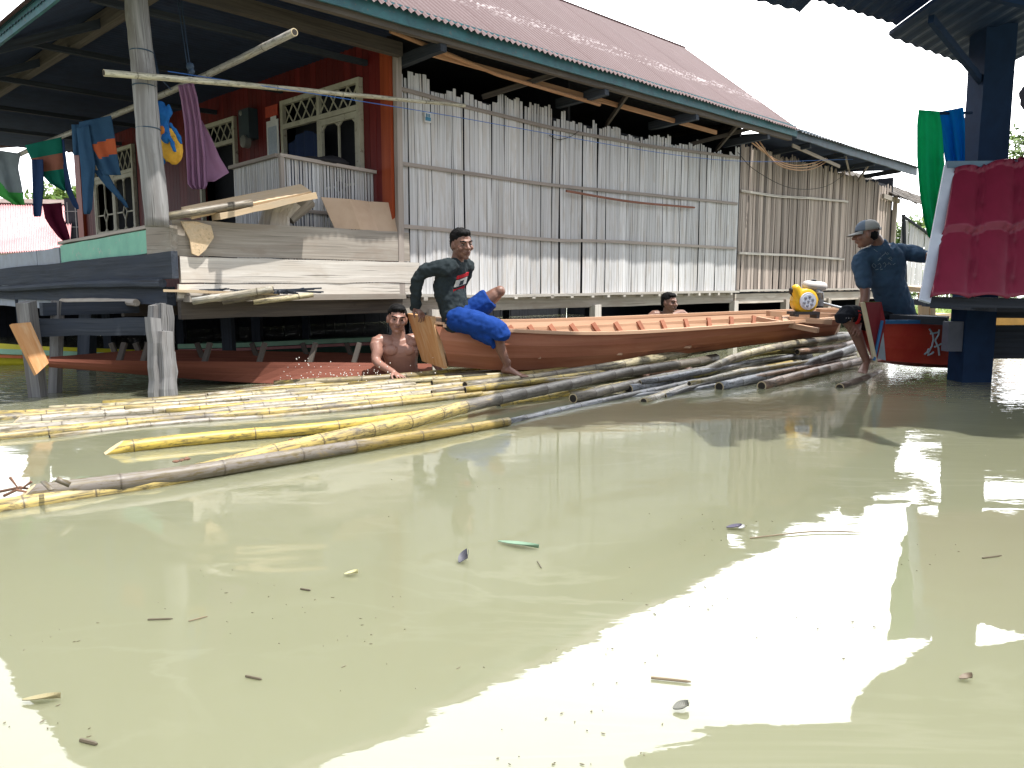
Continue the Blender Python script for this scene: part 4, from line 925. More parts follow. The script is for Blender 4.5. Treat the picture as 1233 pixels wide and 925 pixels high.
rows = hull(G1, K1, K2, G2, 20, .02, .025); under(hull_mesh(rows).build('hull', RED), bt3)
for G in (G1, G2): b = MB(); strip(b, [p+Vector((0, -.01, .01)) for p in poly(G, 16)], .05, .035); under(b.build('rim', BLU), bt3)
b = MB(); q = A3([(1039, 364, 7.18), (1058, 364, 7.26), (1063, 388, 7.24), (1052, 437, 7.20)]); slab(b, q, -.03); o = under(b.build('prow_board', BORD), bt3)
b = MB(); slab(b, [q[0].lerp(q[0], 0)+Vector((0, -.006, .004)), q[1]+Vector((0, -.006, .004)), q[1].lerp(q[2], .25)+Vector((0, -.006, 0)), q[0].lerp(q[3], .10)+Vector((0, -.006, 0))], -.006); c_ = under(b.build('green_band', GRN), bt3)
b = MB(); slab(b, [q[0]+Vector((-.03, -.01, 0)), q[0]+Vector((.002, -.012, 0)), q[3]+Vector((.02, -.012, 0)), q[3]+Vector((-.01, -.01, 0))], -.035); under(b.build('board_edge', CRM), bt3)
b = MB(); p = A3([(1062, 390, 7.22), (1066, 434, 7.30), (1053, 431, 7.19)]); 
b.add([x+Vector((0, -.012, 0)) for x in p]+[x+Vector((0, .01, 0)) for x in p], [(0, 1, 2), (5, 4, 3), (0, 3, 4, 1), (1, 4, 5, 2), (2, 5, 3, 0)]); under(b.build('white_panel', SKYW), bt3)
b = MB(); b.board(at(1061, 386, 7.20)+Vector((0, -.02, 0)), at(1051, 434, 7.18)+Vector((0, -.02, 0)), .02, .02, up=(1, 0, 0)); under(b.build('blue_edging', BLU), bt3)
b = MB()
for (x0, y0), (x1, y1) in (((1119, 396), (1124, 408)), ((1124, 408), (1117, 426)), ((1131, 397), (1126, 410)), ((1126, 410), (1131, 428)), ((1120, 402), (1130, 400)), ((1117, 428), (1124, 424)), ((1113, 427), (1118, 420)), ((1125, 418), (1133, 414))):
    b.tube([at(x0, y0, 7.40), at((x0+x1)/2+1.5, (y0+y1)/2, 7.40), at(x1, y1, 7.41)], .008, 6)
under(b.build('painted_scroll', SKYW), bt3)
# far boats seen through the stilts
def small_boat(label, G, zk, mats, name='painted_boat', w_=.7):
    G1 = A3(G); K1 = [Vector((p.x, p.y+.08, zk)) for p in G1]; K2 = [p+Vector((0, w_*.6, 0)) for p in K1]; G2 = [p+Vector((0, w_, 0)) for p in G1]
    t = thing(name, label, 'boat', G1[1]); rows = hull(G1, K1, K2, G2, 16, .03, .025); under(hull_mesh(rows).build('hull', mats[0]), t)
    b = MB(); strip(b, [p+Vector((0, -.012, .0)) for p in poly(G1, 12)], .05, .05); under(b.build('rim', mats[1]), t)
    b = MB(); strip(b, [p+Vector((0, -.015, -.05)) for p in poly(G1, 12)], .03, .03); under(b.build('side_stripe', mats[2]), t); return t
YB = paint('yellow_boat_paint', (.62, .55, .03)); ORB = paint('orange_stripe', (.6, .16, .05)); PGR = paint('pale_green_rim', (.35, .60, .42)); PNK = paint('pink_stripe', (.6, .25, .25))
small_boat('yellow boat with a green rim and orange line at the left edge, beyond the stilts', [(-70, 418, 8.3), (0, 423, 8.4), (60, 425, 8.6), (180, 429, 9.3)], -.05, (YB, PGR, ORB))
small_boat('dark boat with a pale green rim lying in the shade under the house', [(215, 417, 9.0), (300, 415, 9.2), (440, 409, 9.5), (560, 407, 9.8)], -.05, (paint('dark_green_hull', (.03, .07, .05)), PGR, PNK))  # rim and stripe paint lightened to stand in for sunlight
small_boat('narrow orange boat moored far off beneath the tiled panel', [(1185, 373, 13.5), (1230, 372, 13.6), (1300, 369, 14), (1400, 368, 15)], .05, (paint('dull_orange_hull', (.55, .30, .08)), paint('white_rim', (.7, .7, .7)), ORB))

# ------------------------------------------------------------------ bamboo raft
G_ = 'bamboo poles of the raft'
def O(*pp): return [on(*p) for p in pp]
def splint(b):
    p = on(62, 590, .09); b.board(p, on(52, 580, .09), .018, .005, up=(1, 1, 0)); b.board(on(84, 584, .08), on(68, 577, .11), .022, .005, up=(1, 1, 0))
pole('nearest floating bamboo, grey with a slanted splintered left end', O((27, 597, .03), (100, 587, .035), (180, 577, .035), (330, 553, .035), (430, 537, .035), (520, 523, .03), (612, 508, .02)), .043, GRB, r1=.030, cut0=.05, hollow=(0, 0), group=G_, extra=splint, bias=[(0, -.25), (.45, -.2), (.58, .05), (.75, .25), (1, .1)])
pole('yellow bamboo crossing under the nearest grey one, turning grey-brown towards the boat', O((-40, 620, .0), (85, 600, .0), (215, 575, .02), (350, 540, .05), (430, 522, .06), (500, 506, .06), (545, 494, .07), (610, 478, .08), (680, 464, .09), (750, 449, .10), (830, 437, .12), (862, 431, .12)), .046, YGR, r1=.046, group=G_, bias=[(0, -.3), (.35, -.22), (.5, .05), (.65, .3), (1, .35)])
pole('bright yellow bamboo floating alone with a slanted left end and knobbly nodes', O((134, 541, .02), (200, 533, .025), (300, 523, .03), (400, 514, .035), (480, 504, .035), (560, 491, .03)), .040, YEL, r1=.032, cut0=.06, nd=.5, hollow=(0, 0), group=G_, bias=[(0, -.3), (1, -.25)])
pole('slim pale bamboo, its tip meeting the far end of the nearest grey pole', O((605, 511, .0), (690, 491, .0), (770, 474, .01), (850, 457, .02)), .028, BLB, group=G_)
pole('thick pale bamboo curving along the foot of the boat hull', O((560, 465, .05), (640, 456, .06), (700, 447, .10), (744, 440, .14), (800, 430, .17), (840, 422, .20), (904, 411, .26), (963, 406, .28), (1020, 404, .28)), .046, PAL, group=G_)
pole('pale bamboo bending over the raft just below the thick one at the hull', O((690, 480, .03), (760, 463, .05), (802, 454, .08), (852, 445, .10), (875, 434, .16), (916, 422, .22), (963, 413, .25), (1024, 405, .28)), .040, PAL, group=G_)
pole('yellow bamboo with a thick bend, ending under the pale pair beside the dark poles', O((800, 458, .03), (850, 447, .06), (885, 432, .13), (925, 423, .18), (993, 421, .16)), .044, bamboo('yellow_olive', (.36, .29, .06), (.45, .38, .14), (.16, .14, .08), .5), group=G_)
pole('bamboo tinted shade blue, cut end leftmost of the shaded bundle', O((757, 469, .02), (802, 461, .02), (863, 446, .04), (922, 435, .07), (975, 429, .08)), .044, BLB, group=G_)
pole('whitish bamboo in the shaded bundle, its hollow end lowest in the water', O((775, 484, .0), (831, 465, .02), (904, 445, .04), (963, 436, .05)), .034, WHB, group=G_)
pole('dark bamboo with a hollow left end, rising across the shaded bundle to the prow', O((866, 466, .02), (939, 449, .05), (972, 438, .10), (1015, 424, .17), (1048, 411, .22)), .046, BLB, group=G_)
pole('red-brown bamboo at the front of the shaded bundle, hollow end to the left', O((917, 465, .02), (963, 452, .04), (1021, 438, .05), (1060, 430, .06)), .045, BRB, group=G_)
pole('short dark stub of bamboo poking out of the water below the red-brown pole', O((1011, 467, .0), (1032, 460, .0), (1060, 450, -.03)), .040, BRB, group=G_)
pole('thin grey bamboo between the hollow-ended poles of the shaded bundle', O((800, 478, .0), (860, 459, .03), (930, 444, .05), (990, 432, .08)), .026, BLB, group=G_)
pole('slim white bamboo slanting just above the red-brown pole', O((890, 463, .0), (950, 448, .04), (1030, 431, .06)), .024, WHB, group=G_)
pole('dark thin bamboo lying on top of the shaded bundle behind the leftmost cut end', O((770, 461, .06), (830, 450, .09), (900, 437, .11), (960, 428, .12)), .026, BLB, group=G_)
pole('short pale bamboo end tucked under the boat near the engine', O((930, 420, .18), (975, 414, .20), (1030, 408, .22)), .038, PAL, group=G_)
pole('brown short bamboo lying beside the prow board at the right end of the raft', O((960, 424, .16), (1010, 417, .18), (1045, 408, .20)), .036, BRB, group=G_)
pole('straight grey bamboo under the boat bow behind the sitting man foot', O((520, 462, .06), (600, 455, .07), (700, 443, .09), (780, 431, .11)), .034, WHB, group=G_)
# left part of the raft, long rows one behind the other from the water side
pole('outermost yellow bamboo of the left raft', O((-60, 534, .0), (39, 523, .01), (109, 515, .01), (182, 508, .01), (320, 498, .015), (400, 491, .02), (480, 483, .02), (560, 474, .02), (650, 464, .03)), .036, YGR, group=G_)
pole('second bamboo from the water side of the left raft, bleached and wet', O((-60, 524, .0), (60, 515, .01), (200, 504, .01), (320, 490, .015), (430, 482, .02), (540, 472, .02), (660, 459, .03)), .034, WHB, group=G_)
pole('third bamboo of the left raft, its dark split tip showing in the water', O((18, 508, .02), (90, 502, .02), (156, 497, .02), (320, 486, .02), (480, 473, .03), (640, 453, .04), (740, 441, .06)), .034, WHB, group=G_, cut0=.03, hollow=(0, 1))
pole('fourth bamboo of the left raft, straw yellow, running off the left edge', O((-60, 510, .0), (60, 500, .0), (122, 495, .01), (320, 480, .02), (420, 472, .02), (540, 460, .03), (620, 455, .04)), .036, YGR, group=G_)
pole('fifth bamboo of the left raft, pale with yellow patches', O((60, 494, .0), (190, 487, .01), (320, 475, .02), (430, 467, .02), (520, 461, .03), (600, 452, .04)), .034, PAL, group=G_)
pole('slim bamboo of the left raft starting right of the split stilt', O((124, 486, .01), (197, 482, .01), (320, 470, .02), (430, 463, .03), (540, 455, .03)), .028, YEL, group=G_)
pole('bleached bamboo at the back of the left raft, just in front of the under-porch boat', O((250, 478, .01), (360, 465, .02), (450, 459, .03), (560, 451, .04), (620, 448, .05)), .032, WHB, group=G_)
pole('yellow bamboo under the hand of the man in the water', O((330, 463, .03), (420, 458, .05), (480, 454, .06), (540, 449, .06), (610, 445, .06)), .036, YEL, group=G_)
pole('dark grey bamboo in front of the man in the water', O((420, 465, .03), (500, 458, .05), (580, 451, .06), (650, 446, .06)), .030, GRB, group=G_)
pole('yellow bamboo poking out beside the sitting man foot', O((560, 470, .05), (640, 460, .07), (700, 452, .08), (770, 443, .09)), .030, YEL, group=G_)
pole('slim white bamboo in the middle of the left raft, shining wet', O((300, 484, .03), (400, 476, .03), (500, 466, .04), (600, 458, .05)), .026, WHB, group=G_)
pole('yellow streaked bamboo between the bleached ones, middle of the raft', O((360, 487, .01), (450, 478, .02), (560, 467, .03), (680, 452, .05)), .030, YEL, group=G_)
pole('low bleached bamboo half sunk behind the bright yellow floating one', O((420, 494, -.01), (520, 481, .0), (600, 474, .01), (700, 460, .03)), .028, WHB, group=G_)
pole('yellow bamboo half sunk below the thick grey-brown one', O((600, 489, .0), (700, 472, .01), (780, 458, .03), (840, 448, .04)), .032, YEL, group=G_)
xs = [('narrow straw-coloured bamboo squeezed between the second and third of the left raft', ((-60, 519, .0), (120, 507, .01), (300, 494, .01), (460, 480, .02), (600, 466, .03)), .024, PAL),
 ('narrow grey bamboo beside the outermost yellow one of the left raft', ((60, 527, .0), (200, 511, .0), (330, 502, .0), (450, 490, .01), (580, 474, .02)), .022, WHB),
 ('narrow yellow bamboo near the middle of the left raft, short and straight', ((200, 496, .02), (330, 485, .03), (460, 472, .03)), .024, YEL),
 ('thin bleached bamboo on top of the left raft beside the split stilt', ((150, 492, .05), (260, 483, .05), (400, 471, .05), (500, 463, .06)), .020, WHB),
 ('short yellow bamboo half under water at the far left of the raft', ((-60, 500, -.01), (20, 499, .0), (90, 494, .0), (170, 489, -.01)), .028, YEL),
 ('thin straw bamboo in front of the hand of the man in the water', ((380, 471, .05), (470, 462, .07), (560, 454, .07), (650, 449, .08)), .022, PAL),
 ('thin grey bamboo lying across the raft below the sitting man foot', ((520, 473, .05), (610, 462, .07), (700, 455, .07), (790, 441, .10)), .022, GRB),
 ('thin dark bamboo sunk at the front edge of the shaded bundle', ((700, 489, -.01), (770, 477, -.005), (830, 470, .0), (900, 458, .01)), .024, BLB),
 ('slim pale bamboo on top of the shaded bundle', ((830, 462, .07), (900, 447, .10), (970, 436, .12), (1030, 426, .13)), .022, WHB),
 ('slim brown bamboo between the red-brown pole and the dark rising one', ((880, 460, .04), (950, 446, .07), (1010, 434, .09)), .022, BRB)]
for lb_, pp_, r_, mt_ in xs: pole(lb_, O(*pp_), r_, mt_, group=G_)
# twigs on the raft
def bits(name, label, cat, segs, r, mat, group=None):
    b = MB()
    for s in segs: b.tube([on(*p) for p in s], [r]*(len(s)-1)+[r*.4], 6)
    return tag(b.build(name, mat), label, cat, group)
TW = wood('wet_twig', (.12, .06, .04), (.22, .12, .08))
bits('dead_twigs', 'tangle of brown twigs at the split tip of the nearest bamboo', 'twigs', [((5, 597, .03), (20, 590, .06), (40, 594, .03)), ((12, 575, .09), (22, 588, .05)), ((38, 580, .07), (24, 590, .04)), ((0, 592, .02), (24, 587, .05), (44, 590, .03))], .006, TW)
for (x, y), lb in (((428, 557), 'brown dead leaves floating beside the nearest grey bamboo'), ((218, 557), 'curled brown leaf caught between the two long bamboos'), ((351, 534), 'small brown leaf cluster on the yellow bamboo')):
    b = MB(); c = on(x, y, .03)
    for k in range(5): b.ell(c+Vector((R.uniform(-.03, .03), R.uniform(-.02, .02), R.uniform(0, .02))), (.018, .012, .006), Matrix.Rotation(R.uniform(0, 3), 3, 'Z') @ Matrix.Rotation(R.uniform(-.6, .6), 3, 'X'), 8)
    if y != 557 or x != 428: tag(b.build('dead_leaf', TW), lb, 'leaf')

# ------------------------------------------------------------------ debris on the water
def leaf(label, px, py, ln, w_, rot, c, name='floating_leaf', cat='leaf', curl=.01):
    p = on(px, py, .006); b = MB(); n = 10; vs, fs = [], []
    for i in range(n+1):
        s = i/n; ww = w_*math.sin(math.pi*min(1, s*.92+.04))**.8/2
        for k, off in enumerate((-1, 0, 1)):
            for th in (0, .002): vs.append(Vector(((s-.5)*ln, off*ww, th+curl*abs(off)*s)))
    for i in range(n):
        a = i*6; c6 = a+6
        for x in ((0, 2), (2, 4)):
            fs.append((a+x[0]+1, a+x[1]+1, c6+x[1]+1, c6+x[0]+1)); fs.append((a+x[0], c6+x[0], c6+x[1], a+x[1]))
        fs.append((a, a+1, c6+1, c6)); fs.append((a+4, c6+4, c6+5, a+5))
    fs += [(0, 2, 3, 1), (2, 4, 5, 3), (n*6, n*6+1, n*6+3, n*6+2), (n*6+2, n*6+3, n*6+5, n*6+4)]
    b.add(vs, fs); M = Matrix.Translation(p) @ Matrix.Rotation(rot, 4, 'Z'); b.xf(M)
    return tag(b.build(name, paint('leaf_%02d%02d%02d' % tuple(int(x*99) for x in c), c, rough=.5)), label, cat, 'litter on the water')
leaf('long grey-green leaf lying flat in the middle of the open water', 624, 656, .15, .03, -.5, (.16, .26, .17))
leaf('curled pale brown leaf in the lower left water', 50, 842, .075, .02, .1, (.30, .26, .14))
leaf('pale straw leaf left of the centre water', 423, 691, .04, .02, .2, (.45, .42, .22))
leaf('dark purple wrapper scrap with a pale corner, right of the centre', 884, 635, .055, .03, .1, (.06, .05, .09), name='wrapper_scrap', cat='litter')
leaf('dark bluish scrap standing on edge near the centre of the water', 558, 675, .045, .03, 1.0, (.07, .07, .09), name='wrapper_scrap', cat='litter', curl=.03)
leaf('pale scrap beside the purple wrapper scrap', 893, 636, .025, .02, .4, (.5, .5, .5), name='wrapper_scrap', cat='litter')
leaf('grey lump of weed in the bright reflection, lower right of the centre', 820, 852, .035, .025, .3, (.12, .12, .10), name='weed_clump', cat='weed')
leaf('tiny brown seed husk far right in the lower water', 1163, 817, .03, .018, .1, (.16, .12, .08), name='seed_husk', cat='husk')
def stick(label, p, q, r_, c=(.10, .08, .05), mid=None):
    b = MB(); P = [on(*p, .004)]+([on(*mid, .006)] if mid else [])+[on(*q, .004)]; b.tube(catmull(P, 8), [r_]*8+[r_*.5], 6)
    return tag(b.build('floating_stick', paint('stick_%d' % int(c[0]*1000), c)), label, 'stick', 'litter on the water')
stick('short dark stick in the left middle water', (178, 746), (208, 745), .0025)
stick('thin brown twig right of the short dark stick', (227, 748), (250, 742), .002, (.2, .15, .09))
stick('short dark stick below the left middle of the open water', (296, 814), (315, 818), .003)
stick('stubby dark stick in the lower left corner water', (97, 891), (117, 896), .004)
stick('grey twig lying in the bright sky reflection', (784, 816), (832, 821), .003, (.2, .19, .17))
stick('long curved brown stem on the water, right of the purple scrap', (903, 648), (1037, 641), .0025, (.2, .13, .07), (980, 640))
stick('short twig at the right edge of the water above the white reflection', (1183, 672), (1206, 669), .0025)
stick('dark thin twig left of the long leaf', (362, 709), (374, 711), .003)
stick('small dark twig right of the long grey-green leaf', (647, 676), (652, 684), .002)
b = MB()
for k in range(150):
    if k % 9 == 0: cx_, cy_ = R.uniform(0, 1233), 925-R.random()**.8*400
    px, py = R.gauss(cx_, 50), min(920, max(530, R.gauss(cy_, 14))); c = on(px, py, .002); s = R.uniform(.001, .0032)
    b.ell(c, (s*R.uniform(.6, 2.6), s*.6, .0012), Matrix.Rotation(R.uniform(0, 3), 3, 'Z'), 6)
struct(b.build('floating_specks', paint('dark_specks', (.14, .12, .07))), 'stuff')
b = MB(); Rs = random.Random(3)
for k in range(170):
    px, py = Rs.gauss(420, 55), 462-abs(Rs.gauss(0, 13)); 
    if not 330 < px < 560: continue
    s = Rs.uniform(.002, .0055); b.ell(at(px, py, 6.75+Rs.uniform(-.1, .1)), (s, s, s*1.4), seg=6)
m, nt, bs = newmat('water_drop'); bs.inputs['Base Color'].default_value = (.8, .75, .7, 1); bs.inputs['Roughness'].default_value = .1
struct(b.build('splash_drops', m, smooth=True), 'stuff')

# ------------------------------------------------------------------ canopy with column on the right
cn = thing('canopy_shelter', 'dark, haze-tinted sheet-roofed canopy on a thick post over the water at the right', 'canopy')
b = MB(); X = lambda px, Y: at(px, 460, Y)
b.board(Vector((4.06, 7.05, -1)), Vector((4.06, 7.05, 3.0)), .255, .25, up=(1, 0, 0), seg=14, jit=.003); b.build('post', HAZE_BLUE, cn)
def canopy_sheet(p0, p1, Yn, th=.03, drop=.0):
    """sheet whose far edge runs p0 -> p1 and which comes forward to Y = Yn"""
    b = MB(); p0 = Vector(p0); p1 = Vector(p1); n = 60; vs, fs = [], []
    for i in range(n+1):
        a = p0.lerp(p1, i/n); wv = .008*math.cos(i*1.2)
        for Y in (a.y, Yn+.45*mnoise.noise(Vector((a.x*1.3, Yn*7, 0)))+.12*(int(i/9) % 2)):  # ragged near edge shaped to break up the shadow on the water
            z = a.z+(a.y-Y)*.03+wv
            vs += [(a.x, Y, z), (a.x, Y, z+th)]
    for i in range(n):
        a = i*4; c = a+4
        fs += [(a, a+2, c+2, c), (a+1, c+1, c+3, a+3), (a, c, c+1, a+1), (a+2, a+3, c+3, c+2)]
    fs += [(0, 1, 3, 2), (n*4, n*4+2, n*4+3, n*4+1)]
    b.add(vs, fs); return b.build('roof_sheet', HAZE_BLUE, cn)
canopy_sheet(Vector((.98, 6.5, 3.26)), at(963, 14, 6.5), 4.15)
canopy_sheet(at(945, -12, 6.75), at(1079, 30, 6.75), 3.55)
canopy_sheet(at(1070, 44, 6.65), at(1190, 88, 8.9), 3.95)
canopy_sheet(at(1165, 38, 8.6), at(1345, 100, 9.0), 3.3)
b = MB(); canopy_far = [(4.2, 7.3, 2.58), (6.4, 7.3, 2.2)]
for y in (4.3, 5.4): b.board((1.0, y, 3.12), (3.3, y, 2.66), .08, .05)
b.build('purlin', HAZE_BLUE, cn)
b = MB(); b.board((3.96, 7.0, 2.55), (3.1, 6.2, 2.80), .06, .04); b.build('brace', HAZE_BLUE, cn)
b = MB(); b.box((5.9, 6.7, .67), (4.3, 1.0, .06)); b.box((6.1, 7.8, .67), (3.9, 1.2, .06)); b.build('deck', W_DARK, cn)
b = MB(); b.board((4.17, 7.15, .34), (7.5, 7.3, .34), .29, .12, seg=6, jit=.004); b.build('floor_beam', W_DARK, cn)
b = MB(); b.board((3.60, 7.6, .535), (4.0, 7.35, .52), .07, .3, seg=3, jit=.004); b.board((4.1, 7.1, .60), (6, 6.6, .60), .08, .1); b.build('deck_board', W_DARK, cn)
b = MB(); b.box((3.86, 7.0, .40), (.13, .1, .26), tone=.3); b.build('grey_panel', paint('dim_grey_panel', (.10, .11, .14)), cn)
b = MB(); b.board((6.2, 6.3, -1), (6.2, 6.3, 2.4), .2, .2, up=(1, 0, 0)); b.build('post', HAZE_BLUE, cn)
# tiled panel
tp = thing('tiled_awning', 'steep awning of dark red metal tiles with a white edge strip before the post', 'awning')
TL, TR, BL, BR = at(1148, 204, 6.1), at(1245, 189, 6.05), at(1118, 360, 5.6), at(1245, 362, 5.55)
Wt = 2.4; dx = (BR-BL).normalized(); 
b = MB(); nx, ny = 150, 60; vs, fs, gs = [], [], []
nrm = (TR-TL).cross(BL-TL).normalized(); nrm = -nrm if nrm.y > 0 else nrm
rowh = [0, .03, .505, 1.0]
for j in range(ny+1):
    s = j/ny
    l = TL.lerp(BL, s); r0 = TR.lerp(BR, s); d = (r0-l).normalized(); d = (TR-TL).normalized().lerp(dx, s).normalized()
    for i in range(nx+1):
        x = Wt*i/nx; ph = ((x+.06*(1-s)) % .255)/.255
        arc = math.sin(math.pi*ph)**.7*.026; scal = (1-math.sin(math.pi*ph))*-.03
        q = s+scal*1.0; row = 0
        for k in range(len(rowh)-1):
            if q >= rowh[k]: row = k; base = rowh[k]; nxt = rowh[k+1]
        if q < 0: base, nxt = 0, .03
        lift = .048*max(0, min(1, (q-base)/(nxt-base)))**1.0
        if ph < .10: arc = .030*math.sin(math.pi*ph/.10)
        p = l+d*x+nrm*(arc+lift)
        if j == ny: p = p+(BL-TL).normalized()*(scal*-0.6-.018+.02)
        vs.append(p)
W = nx+1
for j in range(ny):
    for i in range(nx): a = j*W+i; fs.append((a, a+1, a+W+1, a+W))
b.add(vs, fs); TILE = paint('dark_red_tile_metal', (.19, .016, .042), (.16, .014, .034), rough=.4, spec=.35, bd=.0005)
o = b.build('tile_sheet', TILE, tp, smooth=True); md = o.modifiers.new('s', 'SOLIDIFY'); md.thickness = .004; md.offset = -1
b = MB(); b.board(TL+Vector((-.035, -.01, .02)), BL+Vector((-.035, -.015, -.02)), .075, .02, up=(1, 0, 0), tone=.8)
b.build('edge_strip', paint('white_metal_strip', (.55, .60, .70), (.45, .50, .60)), tp)
b = MB(); b.board(TL+Vector((-.06, -.01, .03)), TL+dx*Wt+Vector((0, -.01, .06)), .05, .05, tone=.3); b.build('ridge_rail', paint('slate_blue_rail', (.12, .20, .28)), tp)
b = MB(); b.board(BL+Vector((.0, .06, -.02)), BL+dx*Wt+Vector((0, .06, -.02)), .07, .06, tone=.2); b.board(TL.lerp(BL, .5)+Vector((0, .06, 0)), TL.lerp(BL, .5)+dx*Wt+Vector((0, .06, 0)), .05, .05); b.build('support_rail', W_DARK, tp)
b = MB()
for x in (.3, 1.0, 1.8): b.board(TL+dx*x+Vector((0, .05, 0)), BL+dx*x+Vector((0, .05, 0)), .05, .04, up=(1, 0, 0))
b.board(BL+Vector((.35, .1, 0)), Vector((4.0, 7.0, .74)), .08, .06); b.build('frame', W_DARK, tp)
# cloths beside the post
b = MB(); drape(b, [(133, 1106, 1131, 2), (150, 1104, 1134), (190, 1104, 1137), (230, 1107, 1139), (265, 1112, 1139), (286, 1118, 1136), (290, 1122, 1134)], 6.75, amp=.03, nf=4, th=.02, seed=12)
tag(b.build('hanging_cloth', C_EMER, smooth=True), 'bright green cloth hanging beside the thick dark post', 'cloth', 'cloths hanging by the post')
b = MB(); drape(b, [(132, 1129, 1160, -6), (150, 1131, 1162), (165, 1134, 1162), (200, 1139, 1162), (240, 1141, 1160)], 6.85, amp=.03, nf=5, th=.02, seed=14)
tag(b.build('hanging_cloth', C_AZ, smooth=True), 'bright blue cloth squeezed between the green cloth and the thick dark post', 'cloth', 'cloths hanging by the post')
b = MB(); b.tube([at(1108, 137, 6.78), at(1170, 136, 6.93)], .012, 8); b.build('hanging_rod', HAZE_BLUE, cn)
b = MB(); b.ell(at(1236, 112, 5.4), (.045, .04, .05)); b.ell(at(1236, 122, 5.4), (.03, .04, .06)); b.ell(at(1240, 145, 5.4), (.03, .03, .15))
tag(b.remesh('hanging_bundle', cloth('dark_bundle', (.05, .05, .07)), None, .01, 3, (.05, .02)), 'dark bundle hanging at the right edge under the canopy', 'bundle')

# ------------------------------------------------------------------ background
pk = thing('pink_roofed_house', 'low house with a pale pink corrugated roof beyond the porch on the left', 'house')
a, c = at(-60, 243, 20), at(88, 246, 20); e, f = at(-60, 308, 17), at(84, 300, 17)
b = MB(); n = 300; vs, fs = [], []
for i in range(n+1):
    s = i/n; wv = .02*math.cos(i*2*math.pi/6)
    vs += [a.lerp(c, s)+Vector((0, 0, wv)), e.lerp(f, s)+Vector((0, 0, wv))]
for i in range(n): fs.append((i*2, i*2+1, i*2+3, i*2+2))
b.add(vs, fs); b.build('roof', roofmat('pink_roof_sheet', (.55, .27, .28), (.62, .36, .36), (.50, .24, .25), (.6, .4, .4)), pk, smooth=True, recalc=False)
b = MB(); b.board(e+Vector((0, .05, -.06)), f+Vector((0, .05, -.06)), .12, .05); b.build('eave_board', W_PALE, pk); b = MB(); b.board(a+Vector((0, 0, .04)), c+Vector((0, 0, .04)), .1, .3, tone=.9); b.build('ridge', W_PALE, pk)
b = MB(); b.box(((e.x+f.x)/2, 19.2, .4), (abs(f.x-e.x)-.4, 3.5, 1.9)); b.box(((a.x+c.x)/2, 20.4, 1.5), (abs(c.x-a.x)-.4, .3, 2.4)); b.build('wall', paint('pale_blue_wall', (.35, .42, .45)), pk)
nt_ = thing('net_shed', 'dark shed behind wire netting at the far end of the porch', 'shed')
q0, q1 = at(76, 248, 18.5), at(108, 244, 18.5)
b = MB(); b.board(Vector((q0.x, 18.6, 1.6)), Vector((q1.x+.2, 18.6, 1.6)), 2.4, .1); b.build('wall', DARKIN, nt_)
b = MB()
for i in range(5): z = 1.1+i*.35; b.board((q0.x, 18.5, z), (q1.x, 18.5, z), .015, .015)
for i in range(4): x = q0.x+.1+i*.18; b.board((x, 18.48, .6), (x, 18.48, 2.7), .012, .012, up=(1, 0, 0))
b.build('netting', paint('wire', (.2, .2, .2)), nt_)
def leafmat(name, c1, c2):
    m, nt, bs = newmat(name); t = attr(nt, 'tone').outputs['Fac']; nt.links.new(mixc(nt, t, c1, c2), bs.inputs['Base Color']); bs.inputs['Roughness'].default_value = .6
    bs.inputs['Specular IOR Level'].default_value = .25; return m
LEAF = leafmat('leaves', (.05, .10, .015), (.16, .24, .05)); BARK = wood('bark', (.08, .06, .045), (.16, .12, .09))
def tree(label, base, h, cr, n=2600, lf=.14, name='tree', cat='tree', seed=1):
    r_ = random.Random(seed); t = thing(name, label, cat, base); base = Vector((0, 0, 0))
    tb = MB(); top = base+Vector((r_.uniform(-.2, .2), 0, h*.72)); tb.tube(catmull([base+Vector((0, 0, -1)), base+Vector((.1, 0, h*.35)), top], 10), [cr*.09*(1-.07*k) for k in range(11)], 10, lump=.1)
    cl = []
    for k in range(9):
        a = r_.uniform(0, 6.28); rr = cr*r_.uniform(.35, .8); z = h*r_.uniform(.55, .95); e = Vector((math.cos(a)*rr, math.sin(a)*rr, z)); cl.append((e, cr*r_.uniform(.3, .5)))
        tb.tube(catmull([base+Vector((0, 0, h*r_.uniform(.3, .5))), e*.6+Vector((0, 0, z*.3)), e], 6), [cr*.04*(1-.12*q) for q in range(7)], 6)
    cl.append((top, cr*.5)); tb.build('trunk', BARK, t)
    lb = MB()
    for k in range(n):
        c, r0 = cl[k % len(cl)]; d = Vector((r_.gauss(0, 1), r_.gauss(0, 1), r_.gauss(0, .75))).normalized()*r0*r_.uniform(.55, 1.12); p = c+d
        q = Vector((r_.gauss(0, 1), r_.gauss(0, 1), r_.gauss(0, 1))).normalized(); w_ = q.orthogonal().normalized(); s = lf*r_.uniform(.6, 1.3)
        lb.add([p-q*s, p+w_*s*.35, p+q*s, p-w_*s*.35], [(0, 1, 2, 3)], None, r_.random())
    lb.build('crown', LEAF, t, recalc=False); return t
tree('green tree top showing right of the thick post, above the red tiles', (17.6, 29, 0), 6.0, 1.5, seed=2)
tree('leafy green tree between the hut wall and the red tiled awning', (15.6, 30, 0), 3.6, 1.4, seed=3)
tree('bright green tree beyond the porch above the pink roof, left of the blue shirt', (-17.0, 32, 0), 4.7, 1.3, seed=4)
tree('low green tree behind the pink roof near the green shirt', (-18.6, 33, 0), 4.3, 1.3, seed=5)
b = MB(); r_ = random.Random(9)
